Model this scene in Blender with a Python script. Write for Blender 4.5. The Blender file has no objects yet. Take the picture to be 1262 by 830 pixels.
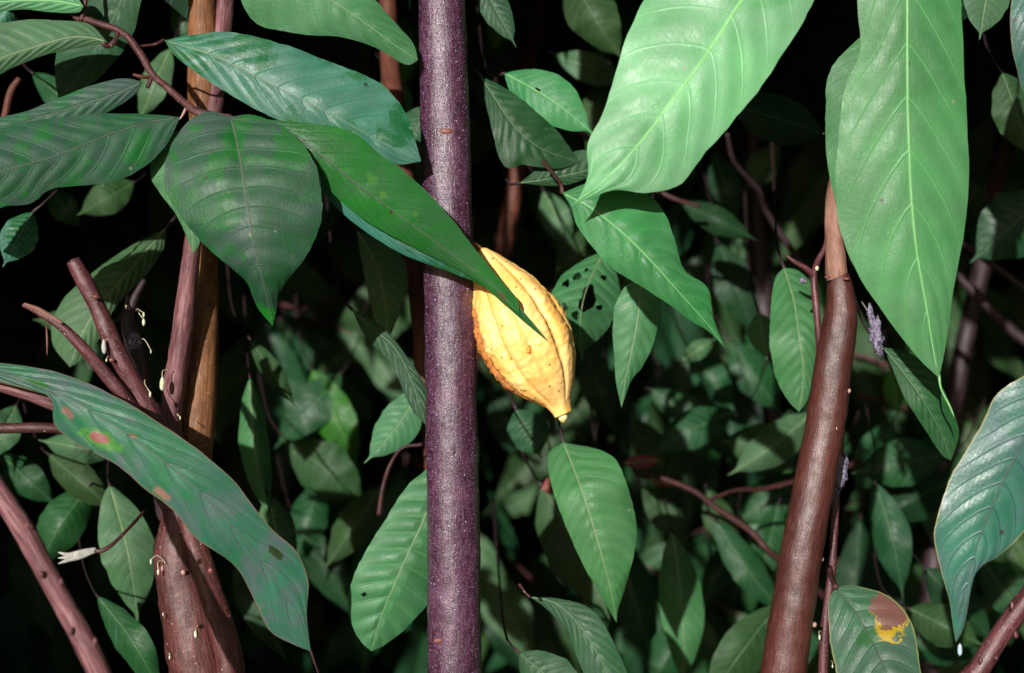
import bpy, math, random
import numpy as np
from mathutils import Vector, Matrix, noise, Quaternion
random.seed(7); rng = np.random.default_rng(11)
S = bpy.context.scene
C = S.collection
CAMZ = 1.3
K = 0.72/1262.0                      # metres per photo pixel at one metre

def depth(Y):
    if Y < .95: return Y+.09
    if Y < 1.35: return 1.15+(Y-1.15)*.55
    return 1.26+(Y-1.35)*1.138 if Y < 2.0 else Y
def PS(px, py, Y, r=.018):           # a point on the front of a stem of radius r
    return P0(px, py, depth(Y+r)-r)
def P(px, py, Y): return P0(px, py, depth(Y))
def P0(px, py, Y):
    return np.array([(px-631)*K*Y, Y, CAMZ-(py-415)*K*Y])

# ------------------------------------------------------------------ materials
class NT:
    def __init__(s, name):
        s.m = bpy.data.materials.new(name); s.m.use_nodes = True
        s.t = s.m.node_tree; s.t.nodes.clear()
    def n(s, typ, **kw):
        nd = s.t.nodes.new(typ)
        for k, v in kw.items():
            if k.startswith('i_'):
                key = k[2:]
                key = int(key) if key.isdigit() else key.replace('_', ' ')
                s.put(nd.inputs[key], v)
            else: setattr(nd, k, v)
        return nd
    def put(s, sock, v):
        if isinstance(v, bpy.types.NodeSocket): s.t.links.new(v, sock)
        else: sock.default_value = v
    def math(s, op, a, b=0.0, c=None, clamp=False):
        nd = s.t.nodes.new('ShaderNodeMath'); nd.operation = op; nd.use_clamp = clamp
        s.put(nd.inputs[0], a); s.put(nd.inputs[1], b)
        if c is not None: s.put(nd.inputs[2], c)
        return nd.outputs[0]
    def rng(s, v, a, b, c=0.0, d=1.0, smooth=True):
        nd = s.t.nodes.new('ShaderNodeMapRange'); nd.interpolation_type = 'SMOOTHSTEP' if smooth else 'LINEAR'
        s.put(nd.inputs[0], v)
        for i, x in enumerate((a, b, c, d)): s.put(nd.inputs[1+i], x)
        return nd.outputs[0]
    def mix(s, f, a, b, mode='MIX'):
        nd = s.t.nodes.new('ShaderNodeMix'); nd.data_type = 'RGBA'; nd.blend_type = mode
        s.put(nd.inputs[0], f)
        for i, x in ((6, a), (7, b)):
            if isinstance(x, tuple) and len(x) == 3: x = (*x, 1)
            s.put(nd.inputs[i], x)
        return nd.outputs[2]
    def attr(s, name):
        return s.n('ShaderNodeAttribute', attribute_name=name).outputs['Fac']
    def noise(s, vec, scale, detail=3.0, rough=0.55, dist=0.0):
        nd = s.n('ShaderNodeTexNoise'); s.put(nd.inputs['Vector'], vec)
        nd.inputs['Scale'].default_value = scale; nd.inputs['Detail'].default_value = detail
        nd.inputs['Roughness'].default_value = rough; nd.inputs['Distortion'].default_value = dist
        return nd.outputs['Fac']

def leaf_mat(name, base, vein=None, dust_sheen=None, dust_sheen_amt=0.3, rough=0.42, transl=0.18, patches=(),
             rim=None, wipe=None, veinw=0.05, veinamt=0.55, bump=0.6, spec=.32, ribcol=None, seed=0.0, blotch=None):
    N = NT(name)
    u = N.attr('leaf_u'); ua = N.math('ABSOLUTE', u); v = N.attr('leaf_v'); ph = N.attr('vein_phase')
    tc = N.n('ShaderNodeTexCoord').outputs['Object']
    oi = N.n('ShaderNodeObjectInfo').outputs['Random']
    off = N.n('ShaderNodeVectorMath', operation='ADD'); N.put(off.inputs[0], tc)
    cx = N.n('ShaderNodeCombineXYZ'); N.put(cx.inputs[0], N.math('MULTIPLY', oi, 7.0)); cx.inputs[1].default_value = seed
    N.put(off.inputs[1], cx.outputs[0]); vec = off.outputs[0]
    n1 = N.noise(vec, 14, 4); n2 = N.noise(vec, 60, 5, .6); n3 = N.noise(vec, 420, 3)
    col = N.mix(N.rng(n1, .35, .68), tuple(c*.80 for c in base), tuple(min(1, c*1.18) for c in base))
    if dust_sheen is not None:
        col = N.mix(N.math('MULTIPLY', N.rng(N.noise(vec, 22, 5, .65, .6), .38, .62), dust_sheen_amt), col, dust_sheen)  # mottled dust film that also paints the greyish leaf sheen
    # recess shading between the veins, painted into the colour
    pp = N.math('PINGPONG', ph, 0.5)
    recess_shade = N.rng(pp, .05, .5)
    col = N.mix(N.math('MULTIPLY', recess_shade, .26), col, tuple(c*.6 for c in base))
    if wipe is not None:     # surface film rubbed or washed off in streaks
        w = N.math('MULTIPLY', N.rng(N.noise(vec, 18, 6, .7, 1.2), .52, .58), wipe[1])
        col = N.mix(w, col, wipe[0])
    if blotch is not None:
        w = N.math('MULTIPLY', N.rng(N.noise(vec, 45, 4, .6), .62, .70), blotch[1])
        col = N.mix(w, col, blotch[0])
    vc = vein or tuple(min(1, c*1.7+.01) for c in base)
    fadeu = N.rng(ua, .55, 1.0, 1.0, .15)
    vm = N.math('MULTIPLY', N.rng(pp, 0.0, veinw, 1.0, 0.0), fadeu)
    # tertiary veins, running across between the side veins
    comb = N.n('ShaderNodeCombineXYZ'); N.put(comb.inputs[0], N.math('MULTIPLY', ua, 15.0)); N.put(comb.inputs[1], N.math('MULTIPLY', ph, 2.2))
    vor = N.n('ShaderNodeTexVoronoi', feature='DISTANCE_TO_EDGE'); N.put(vor.inputs['Vector'], comb.outputs[0]); vor.inputs['Scale'].default_value = 1.0
    tert = N.rng(vor.outputs['Distance'], 0.0, .09, 1.0, 0.0)
    col = N.mix(N.math('MULTIPLY', tert, .10), col, vc)
    col = N.mix(N.math('MULTIPLY', vm, veinamt), col, vc)
    rib = N.rng(ua, .012, .035, 1.0, 0.0)
    col = N.mix(N.math('MULTIPLY', rib, .75), col, ribcol or vc)
    npatch = N.noise(vec, 70, 6, .7, .8) if patches else None
    for (pu, pv, ru, rv, pc, soft) in patches:
        du = N.math('DIVIDE', N.math('SUBTRACT', u, pu), ru); dv = N.math('DIVIDE', N.math('SUBTRACT', v, pv), rv)
        d = N.math('SQRT', N.math('ADD', N.math('MULTIPLY', du, du), N.math('MULTIPLY', dv, dv)))
        d = N.math('ADD', d, N.math('MULTIPLY', N.math('SUBTRACT', npatch, .5), 2.6))
        col = N.mix(N.rng(d, 1.0-soft, 1.0+soft*.3, 1.0, 0.0), col, pc)
    if rim is not None:
        col = N.mix(N.math('MULTIPLY', N.rng(N.math('ADD', ua, N.math('MULTIPLY', N.math('SUBTRACT', n1, .5), .06)), .955, .985), .8), col, rim)
    # small pale and dark specks
    sp = N.n('ShaderNodeTexVoronoi'); N.put(sp.inputs['Vector'], vec); sp.inputs['Scale'].default_value = 55
    cell = N.n('ShaderNodeSeparateColor'); N.put(cell.inputs[0], sp.outputs['Color'])
    m = N.math('MULTIPLY', N.rng(sp.outputs['Distance'], .05, .10, 1.0, 0.0), N.math('GREATER_THAN', cell.outputs[0], .90))
    col = N.mix(N.math('MULTIPLY', m, .6), col, (.25, .28, .2))
    m2 = N.math('MULTIPLY', N.rng(sp.outputs['Distance'], .06, .14, 1.0, 0.0), N.math('LESS_THAN', cell.outputs[0], .07))
    col = N.mix(N.math('MULTIPLY', m2, .8), col, (.03, .02, .01))
    # per-leaf tone
    hsv = N.n('ShaderNodeHueSaturation'); N.put(hsv.inputs['Color'], col)
    hsv.inputs['Saturation'].default_value = 1.06; N.put(hsv.inputs['Hue'], N.rng(oi, 0, 1, .485, .512, False)); N.put(hsv.inputs['Value'], N.rng(N.math('FRACT', N.math('MULTIPLY', oi, 17.3)), 0, 1, .85, 1.12, False))
    col = hsv.outputs[0]
    h = N.math('ADD', N.math('MULTIPLY', vm, -.6), N.math('MULTIPLY', tert, -.07))
    h = N.math('ADD', h, N.math('MULTIPLY', n3, .30)); h = N.math('ADD', h, N.math('MULTIPLY', n2, .35))
    bp = N.n('ShaderNodeBump'); bp.inputs['Strength'].default_value = bump; bp.inputs['Distance'].default_value = .0012
    N.put(bp.inputs['Height'], h)
    pr = N.n('ShaderNodeBsdfPrincipled'); N.put(pr.inputs['Base Color'], col)
    N.put(pr.inputs['Roughness'], N.rng(n2, .3, .7, rough-.07, rough+.1)); pr.inputs['Specular IOR Level'].default_value = spec
    N.put(pr.inputs['Normal'], bp.outputs[0])
    tr = N.n('ShaderNodeBsdfTranslucent'); N.put(tr.inputs[0], N.mix(.6, col, (base[0]*1.5, base[1]*1.6, base[2]*.4)))
    mx = N.n('ShaderNodeMixShader'); mx.inputs[0].default_value = transl
    N.t.links.new(pr.outputs[0], mx.inputs[1]); N.t.links.new(tr.outputs[0], mx.inputs[2])
    out = N.n('ShaderNodeOutputMaterial'); N.t.links.new(mx.outputs[0], out.inputs[0])
    return N.m

def bark_mat(name, dark, light, speck=None, streak=(300, 30), rough=.5, spec=.5, bump=.5, speckscale=650, speckth=.62, moss=None):
    N = NT(name)
    uv = N.n('ShaderNodeUVMap').outputs[0]
    mp = N.n('ShaderNodeMapping'); N.put(mp.inputs[0], uv); mp.inputs['Scale'].default_value = (streak[0], streak[1], 1)
    st = N.noise(mp.outputs[0], 1, 5, .65, .4)
    tc = N.n('ShaderNodeTexCoord').outputs['Object']
    big = N.noise(tc, 18, 4); fine = N.noise(tc, 900, 3, .7); mid = N.noise(tc, 160, 4, .6)
    col = N.mix(N.rng(st, .36, .66), dark, light)
    col = N.mix(N.math('MULTIPLY', N.rng(big, .4, .65), .45), col, tuple(c*.55 for c in dark))
    h = N.math('ADD', N.math('MULTIPLY', st, .6), N.math('MULTIPLY', mid, .6))
    if speck is not None:
        vo = N.n('ShaderNodeTexVoronoi'); N.put(vo.inputs['Vector'], tc); vo.inputs['Scale'].default_value = speckscale
        sc = N.n('ShaderNodeSeparateColor'); N.put(sc.inputs[0], vo.outputs['Color'])
        m = N.math('MULTIPLY', N.rng(vo.outputs['Distance'], .15, .42, 1.0, 0.0), N.math('GREATER_THAN', sc.outputs[1], speckth))
        col = N.mix(N.math('MULTIPLY', m, N.rng(sc.outputs[0], 0, 1, .3, .95, False)), col, speck)
        vo2 = N.n('ShaderNodeTexVoronoi'); N.put(vo2.inputs['Vector'], tc); vo2.inputs['Scale'].default_value = speckscale*.33
        sc2 = N.n('ShaderNodeSeparateColor'); N.put(sc2.inputs[0], vo2.outputs['Color'])
        m2 = N.math('MULTIPLY', N.rng(vo2.outputs['Distance'], .10, .24, 1.0, 0.0), N.math('GREATER_THAN', sc2.outputs[1], .87))
        col = N.mix(m2, col, tuple(min(1, c*1.1) for c in speck))
        h = N.math('ADD', h, N.math('MULTIPLY', N.math('ADD', m, m2), .8))
    if moss is not None:
        col = N.mix(N.math('MULTIPLY', N.rng(N.noise(tc, 35, 5, .7), .56, .66), .5), col, moss)
    h = N.math('ADD', h, N.math('MULTIPLY', fine, .4))
    bp = N.n('ShaderNodeBump'); bp.inputs['Strength'].default_value = bump; bp.inputs['Distance'].default_value = .0012
    N.put(bp.inputs['Height'], h)
    pr = N.n('ShaderNodeBsdfPrincipled'); N.put(pr.inputs['Base Color'], col)
    N.put(pr.inputs['Roughness'], N.rng(mid, .3, .7, rough-.08, rough+.12)); pr.inputs['Specular IOR Level'].default_value = spec
    N.put(pr.inputs['Normal'], bp.outputs[0])
    out = N.n('ShaderNodeOutputMaterial'); N.t.links.new(pr.outputs[0], out.inputs[0])
    return N.m

def plain_mat(name, c1, c2, scale=120, rough=.5, bump=.3, spec=.5):
    N = NT(name); tc = N.n('ShaderNodeTexCoord').outputs['Object']
    n = N.noise(tc, scale, 4, .6)
    bp = N.n('ShaderNodeBump'); bp.inputs['Strength'].default_value = bump; bp.inputs['Distance'].default_value = .001; N.put(bp.inputs['Height'], n)
    pr = N.n('ShaderNodeBsdfPrincipled'); N.put(pr.inputs['Base Color'], N.mix(N.rng(n, .35, .65), c1, c2))
    pr.inputs['Roughness'].default_value = rough; pr.inputs['Specular IOR Level'].default_value = spec; N.put(pr.inputs['Normal'], bp.outputs[0])
    out = N.n('ShaderNodeOutputMaterial'); N.t.links.new(pr.outputs[0], out.inputs[0])
    return N.m

GREY = (.075, .095, .10)
M = {}
M['dark'] = leaf_mat('leaf_dark_upper', (.013, .078, .032), vein=(.065, .115, .085), dust_sheen=(.052, .072, .075), dust_sheen_amt=.6, rough=.52, wipe=((.008, .115, .022), .75), spec=.38, patches=((0, 1.0, 1.6, .13, (.015, .16, .03), .5),), veinamt=.4)
M['teal'] = leaf_mat('leaf_teal_upper', (.034, .160, .085), vein=(.085, .20, .14), dust_sheen=(.08, .185, .14), dust_sheen_amt=.55, rough=.46, wipe=((.007, .10, .018), .9), veinamt=.5, spec=.55)
M['long'] = leaf_mat('leaf_long_green', (.014, .13, .026), vein=(.05, .13, .05), dust_sheen=(.05, .06, .065), dust_sheen_amt=.35, rough=.40, transl=.12,
        patches=((-.35, .42, .16, .02, (.035, .16, .03), .4), (-.2, .47, .08, .010, (.05, .16, .03), .4), (.1, .52, .07, .007, (.05, .03, .01), .4), (-.3, .58, .10, .010, (.04, .14, .025), .4), (.2, .93, .4, .02, (.08, .06, .02), .6)), veinamt=.3)
M['bright'] = leaf_mat('leaf_pale_near_flash', (.135, .36, .165), vein=(.21, .50, .24), dust_sheen=(.26, .42, .30), dust_sheen_amt=.35, rough=.42, transl=.10, ribcol=(.21, .52, .19), veinamt=.5, bump=.45)  # paleness carries the stronger light on near leaves, put into the colour
M['fresh'] = leaf_mat('leaf_mid_green', (.075, .245, .100), vein=(.15, .42, .16), dust_sheen=(.12, .25, .14), dust_sheen_amt=.4, rough=.44, transl=.12, ribcol=(.17, .42, .15), veinamt=.55, bump=.5)
M['fresh2'] = leaf_mat('leaf_deep_veined_green', (.040, .19, .058), vein=(.10, .33, .11), dust_sheen=(.07, .19, .09), dust_sheen_amt=.35, rough=.42, transl=.12, ribcol=(.14, .38, .12), veinamt=.5, bump=.5)
M['rib_fresh2'] = plain_mat('midrib_veined', (.14, .36, .13), (.18, .41, .15), 200, .5)
M['under'] = leaf_mat('leaf_grey_underside', (.060, .145, .062), vein=(.12, .22, .10), dust_sheen=(.085, .15, .085), dust_sheen_amt=.5, rough=.55, veinamt=.6, spec=.35)
M['under2'] = leaf_mat('leaf_green_underside', (.055, .185, .068), vein=(.12, .27, .11), dust_sheen=(.08, .18, .095), dust_sheen_amt=.4, rough=.5, veinamt=.65, spec=.4)
M['olive'] = leaf_mat('leaf_olive_shade', (.026, .072, .022), vein=(.08, .15, .05), dust_sheen=(.055, .09, .045), dust_sheen_amt=.4, rough=.55, veinamt=.5, spec=.3)  # lowered tone, dimming with distance is put into this colour
M['mid'] = leaf_mat('leaf_forest_dimmed', (.013, .066, .020), vein=(.05, .15, .05), dust_sheen=(.035, .085, .05), dust_sheen_amt=.4, rough=.48, veinamt=.5, spec=.38)  # darkened leaf colour stands for light falling off behind
M['deep'] = leaf_mat('leaf_deep_dimmed', (.012, .048, .018), vein=(.025, .075, .025), dust_sheen=(.02, .04, .025), dust_sheen_amt=.4, rough=.52, veinamt=.4, spec=.25)  # darker than a real leaf, the far falloff is painted in
M['lime'] = leaf_mat('leaf_lime', (.045, .17, .025), vein=(.09, .24, .05), rough=.45, transl=.3)
M['red'] = leaf_mat('leaf_young_red', (.22, .055, .06), vein=(.3, .1, .1), rough=.4)
M['sick'] = leaf_mat('leaf_teal_spotted', (.035, .155, .085), vein=(.075, .10, .10), dust_sheen=(.095, .115, .13), dust_sheen_amt=.75, rough=.45, veinw=.07, veinamt=.6,
        rim=(.20, .12, .08), wipe=((.02, .15, .05), .6),
        patches=((.55, .40, .30, .045, (.08, .24, .05), .4), (.52, .395, .17, .022, (.27, .105, .09), .3), (.42, .31, .16, .018, (.22, .12, .09), .3), (-.1, .22, .2, .03, (.02, .11, .02), .4), (.8, .56, .14, .02, (.26, .15, .11), .4), (-.1, .44, .06, .010, (.24, .11, .06), .3), (-.5, .79, .14, .02, (.02, .04, .01), .4), (.9, .18, .2, .06, (.14, .15, .08), .5)))
M['blue'] = leaf_mat('leaf_bluish_upper', (.035, .145, .092), vein=(.035, .08, .08), dust_sheen=(.085, .13, .145), dust_sheen_amt=.7, rough=.40, veinw=.08, veinamt=.75, rim=(.28, .26, .12), spec=.55)
M['edge'] = leaf_mat('leaf_edge_blue_green', (.05, .2, .15), vein=(.1, .2, .16), rough=.35, patches=((0, .85, 3, .42, (.014, .10, .03), .5),))
M['spot'] = leaf_mat('leaf_brown_patch', (.035, .11, .05), vein=(.02, .055, .03), dust_sheen=(.07, .09, .09), dust_sheen_amt=.55, rough=.45, rim=(.2, .22, .08),
        patches=((.62, .315, .44, .120, (.40, .27, .03), .12), (.70, .285, .42, .108, (.15, .07, .055), .10), (-.1, .33, .3, .05, (.015, .09, .02), .4)))
M['trunk'] = bark_mat('bark_purple_speckled', (.040, .009, .021), (.108, .034, .072), speck=(.50, .38, .68), rough=.30, spec=.8, streak=(260, 60), bump=.8, speckscale=760, speckth=.47)
M['trunk_r'] = bark_mat('bark_red_brown', (.040, .008, .008), (.125, .038, .026), rough=.38, spec=.6, streak=(1100, 55), bump=.45)
M['golden'] = bark_mat('bark_golden', (.11, .042, .018), (.26, .115, .045), rough=.6, spec=.3, streak=(500, 40), speck=(.45, .25, .12), speckth=.9, bump=.4)
M['pink'] = bark_mat('bark_pinkish', (.10, .032, .036), (.28, .13, .135), rough=.55, spec=.35, streak=(420, 35), bump=.6)
M['redbark'] = bark_mat('bark_red_purple', (.056, .013, .017), (.150, .047, .050), rough=.42, spec=.55, streak=(380, 45), speck=(.4, .27, .27), speckth=.86, bump=.5)
M['twig2'] = bark_mat('bark_dim_red_twig', (.030, .010, .010), (.072, .026, .022), rough=.55, spec=.3, streak=(500, 120))
M['lowbark'] = bark_mat('bark_lower_red_brown', (.052, .013, .012), (.140, .043, .038), rough=.45, spec=.5, streak=(420, 40), speck=(.35, .2, .17), speckth=.88, bump=.6)
M['twig'] = bark_mat('bark_twig', (.045, .013, .014), (.105, .036, .034), rough=.5, spec=.4, streak=(500, 120), speck=(.3, .2, .2), speckth=.9)
M['beige'] = bark_mat('bark_beige', (.20, .085, .06), (.34, .19, .14), rough=.55, spec=.3, streak=(300, 40))
M['darktwig'] = bark_mat('bark_dark_twig', (.022, .012, .014), (.05, .025, .03), rough=.5, spec=.4, streak=(400, 90))
M['orange'] = bark_mat('bark_orange_brown', (.075, .022, .014), (.14, .048, .027), rough=.6, spec=.3, streak=(400, 60))
M['scar'] = plain_mat('bark_scar', (.11, .025, .022), (.20, .06, .045), 500, .5)
M['scar2'] = plain_mat('pale_scar', (.32, .17, .15), (.45, .28, .22), 400, .6)
M['bud'] = plain_mat('flower_bud_white', (.46, .47, .28), (.66, .66, .48), 300, .5)
M['stalk'] = plain_mat('flower_stalk', (.28, .2, .14), (.5, .45, .3), 300, .5)
M['cocoon'] = plain_mat('cocoon_bark_bits', (.04, .03, .05), (.26, .23, .33), 420, .6, 1.0)
M['dry'] = plain_mat('dry_leaf_pale', (.20, .20, .17), (.36, .36, .32), 160, .6)
M['soil'] = plain_mat('leaf_litter', (.030, .018, .010), (.075, .045, .025), 6, .9, 1.0, .2)
N = NT('pod_skin')                                  # yellow husk with corky brown margin
tc = N.n('ShaderNodeTexCoord').outputs['Object']
rid = N.attr('ridge'); pv = N.attr('pod_v'); pth = N.attr('cork')
n1 = N.noise(tc, 30, 4); n2 = N.noise(tc, 170, 5, .65); n3 = N.noise(tc, 700, 3)
col = N.mix(N.rng(n1, .35, .65), (.97, .51, .12), (.98, .63, .23))
col = N.mix(N.math('MULTIPLY', N.rng(rid, .0, .35, 1.0, 0.0), .45), col, (.62, .27, .035))
col = N.mix(N.math('MULTIPLY', N.rng(N.noise(tc, 55, 4, .7), .62, .74), .5), col, (.72, .33, .07))
cork = N.math('ADD', pth, N.math('MULTIPLY', N.math('SUBTRACT', n2, .5), 1.2))
col = N.mix(N.math('MULTIPLY', N.rng(cork, .45, .8), .85), col, (.45, .14, .035))
vo = N.n('ShaderNodeTexVoronoi'); N.put(vo.inputs['Vector'], tc); vo.inputs['Scale'].default_value = 260
sc = N.n('ShaderNodeSeparateColor'); N.put(sc.inputs[0], vo.outputs['Color'])
msk = N.math('MULTIPLY', N.rng(vo.outputs['Distance'], .15, .40, 1.0, 0.0), N.math('GREATER_THAN', N.math('ADD', sc.outputs[0], N.math('MULTIPLY', pth, .5)), .93))
col = N.mix(N.math('MULTIPLY', msk, .8), col, (.25, .06, .015))
h = N.math('ADD', N.math('MULTIPLY', n2, .7), N.math('MULTIPLY', n3, .2))
bp = N.n('ShaderNodeBump'); bp.inputs['Strength'].default_value = .55; bp.inputs['Distance'].default_value = .002; N.put(bp.inputs['Height'], h)
pr = N.n('ShaderNodeBsdfPrincipled'); N.put(pr.inputs['Base Color'], col); pr.inputs['Roughness'].default_value = .42; pr.inputs['Specular IOR Level'].default_value = .5
N.put(pr.inputs['Normal'], bp.outputs[0]); pr.inputs['Subsurface Weight'].default_value = .08; pr.inputs['Subsurface Radius'].default_value = (.006, .003, .001); pr.inputs['Subsurface Scale'].default_value = 1.0
out = N.n('ShaderNodeOutputMaterial'); N.t.links.new(pr.outputs[0], out.inputs[0])
M['pod'] = N.m

# ------------------------------------------------------------------ helpers
def tag(o, label=None, cat=None, group=None, kind=None):
    if label: o['label'] = label
    if cat: o['category'] = cat
    if group: o['group'] = group
    if kind: o['kind'] = kind
    return o
def thing(name, label, cat, loc, group=None):
    o = bpy.data.objects.new(name, None); C.objects.link(o); o.location = [float(x) for x in loc]
    o.empty_display_size = .02
    return tag(o, label, cat, group)
def mesh_obj(name, V, F, mat, parent=None, attrs=None, uvs=None, smooth=True):
    """V are world positions; stored relative to the parent (or own origin)."""
    V = np.asarray(V, dtype=float)
    org = np.array(parent['_o']) if (parent is not None and '_o' in parent) else (np.array(parent.location) if parent is not None else np.zeros(3))
    me = bpy.data.meshes.new(name)
    me.from_pydata((V-org).tolist(), [], [tuple(int(i) for i in f) for f in F])
    me.materials.append(mat)
    if smooth: me.polygons.foreach_set('use_smooth', [True]*len(me.polygons))
    for k, a in (attrs or {}).items():
        at = me.attributes.new(k, 'FLOAT', 'POINT'); at.data.foreach_set('value', np.asarray(a, dtype=np.float32))
    if uvs is not None:
        ul = me.uv_layers.new(name='UVMap')
        li = np.empty(len(me.loops), dtype=np.int32); me.loops.foreach_get('vertex_index', li)
        ul.data.foreach_set('uv', np.asarray(uvs, dtype=np.float32)[li].ravel())
    o = bpy.data.objects.new(name, me); C.objects.link(o)
    if parent is not None: o.parent = parent
    return o
def subpart(o, parent_part):
    """re-parent a mesh (built under the thing) to a part which sits at the thing's origin"""
    o.parent = parent_part; return o

def catmull(pts, n, arclen=True):
    pts = np.asarray(pts, dtype=float)
    if len(pts) == 2:
        t = np.linspace(0, 1, n)[:, None]; return pts[0]*(1-t)+pts[1]*t
    p = np.vstack([2*pts[0]-pts[1], pts, 2*pts[-1]-pts[-2]])
    out = []
    for i in range(1, len(p)-2):
        for t in np.linspace(0, 1, 24, endpoint=False):
            a, b, c, d = p[i-1], p[i], p[i+1], p[i+2]
            out.append(.5*((2*b)+(-a+c)*t+(2*a-5*b+4*c-d)*t*t+(-a+3*b-3*c+d)*t**3))
    out.append(p[-2]); out = np.array(out)
    dd = np.concatenate([[0], np.cumsum(np.linalg.norm(np.diff(out[:, :2], axis=0), axis=1))])
    tt = np.linspace(0, dd[-1], n)
    return np.stack([np.interp(tt, dd, out[:, k]) for k in range(out.shape[1])], axis=1)

def grid_faces(nr, nc, skip=None):
    F = []
    for i in range(nr-1):
        for j in range(nc-1):
            if skip is not None and skip(i, j): continue
            a = i*nc+j; F.append((a, a+1, a+nc+1, a+nc))
    return F

def tube(name, pts, mat, parent=None, sides=20, n=None, rough=.03, ring=None, cap=True, lump=None, seed=0):
    """pts: (px, py, Y, width in photo px)"""
    pts = np.array(pts, dtype=float)
    length = np.sum(np.linalg.norm(np.diff(pts[:, :2], axis=0), axis=1))
    n = n or int(max(8, min(220, length/3.5)))
    c = catmull(pts, n)
    W = np.array([P(*r[:3]) for r in c]); R = c[:, 3]*.5*K*c[:, 2]
    return tube3(name, W, R, mat, parent, sides, rough, cap, lump, seed)
def tube3(name, W, R, mat, parent=None, sides=14, rough=.03, cap=True, lump=None, seed=0):
    n = len(W)
    T = np.gradient(W, axis=0); T /= np.linalg.norm(T, axis=1)[:, None]+1e-12
    up = np.array([0, 1., 0]);
    if abs(T[0] @ up) > .9: up = np.array([1., 0, 0])
    A = np.cross(T[0], up); A /= np.linalg.norm(A)
    V = []; UV = []; s = 0
    for i in range(n):
        A = A-(A@T[i])*T[i]; A /= np.linalg.norm(A); B = np.cross(T[i], A)
        if i: s += np.linalg.norm(W[i]-W[i-1])
        for k in range(sides+1):
            th = 2*math.pi*(k % sides)/sides
            d = math.cos(th)*A+math.sin(th)*B
            r = R[i]
            q = (W[i]+d*r)
            r *= 1+rough*2*noise.noise(Vector(q*45)+Vector((seed*3.1, 0, 0)))+rough*noise.noise(Vector(q*170))
            if lump: r *= lump(s, th)
            V.append(W[i]+d*r); UV.append((2*math.pi*k/sides*R[min(i, n-1)] if False else 2*math.pi*k/sides*np.mean(R), s))
    F = grid_faces(n, sides+1)
    if cap:
        for e, i in ((0, 0), (1, n-1)):
            V.append(W[i]+(T[i] if e else -T[i])*R[i]*.35); UV.append((0, s if e else 0)); ci = len(V)-1
            for k in range(sides):
                a = i*(sides+1)+k; F.append((a, a+1, ci) if e else (a+1, a, ci))
    return mesh_obj(name, V, F, mat, parent, uvs=UV)

def blob(name, centre, radii, mat, parent=None, axis=None, seg=10, rough=.12, shape=1.0):
    """small irregular ellipsoid, long axis = axis"""
    z = Vector(axis if axis is not None else (0, 0, 1)).normalized(); q = Vector((0, 0, 1)).rotation_difference(z).to_matrix()
    V = []; 
    for i in range(seg+1):
        ph = math.pi*i/seg
        for k in range(seg+1):
            th = 2*math.pi*(k % seg)/seg
            r = math.sin(ph)**shape
            v = Vector((radii[0]*r*math.cos(th), radii[1]*r*math.sin(th), -radii[2]*math.cos(ph)))
            w = Vector(centre)+q@v
            w += (q@v)*rough*noise.noise(w*300)
            V.append(tuple(w))
    return mesh_obj(name, V, grid_faces(seg+1, seg+1), mat, parent, uvs=[(0, 0)]*len(V))

# ------------------------------------------------------------------ leaf surface
NV, NU = 66, 12
def vein_phase(u, v, nv=11, c=.13):
    return (v-c*np.abs(u)**1.25)*nv+.25

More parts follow.
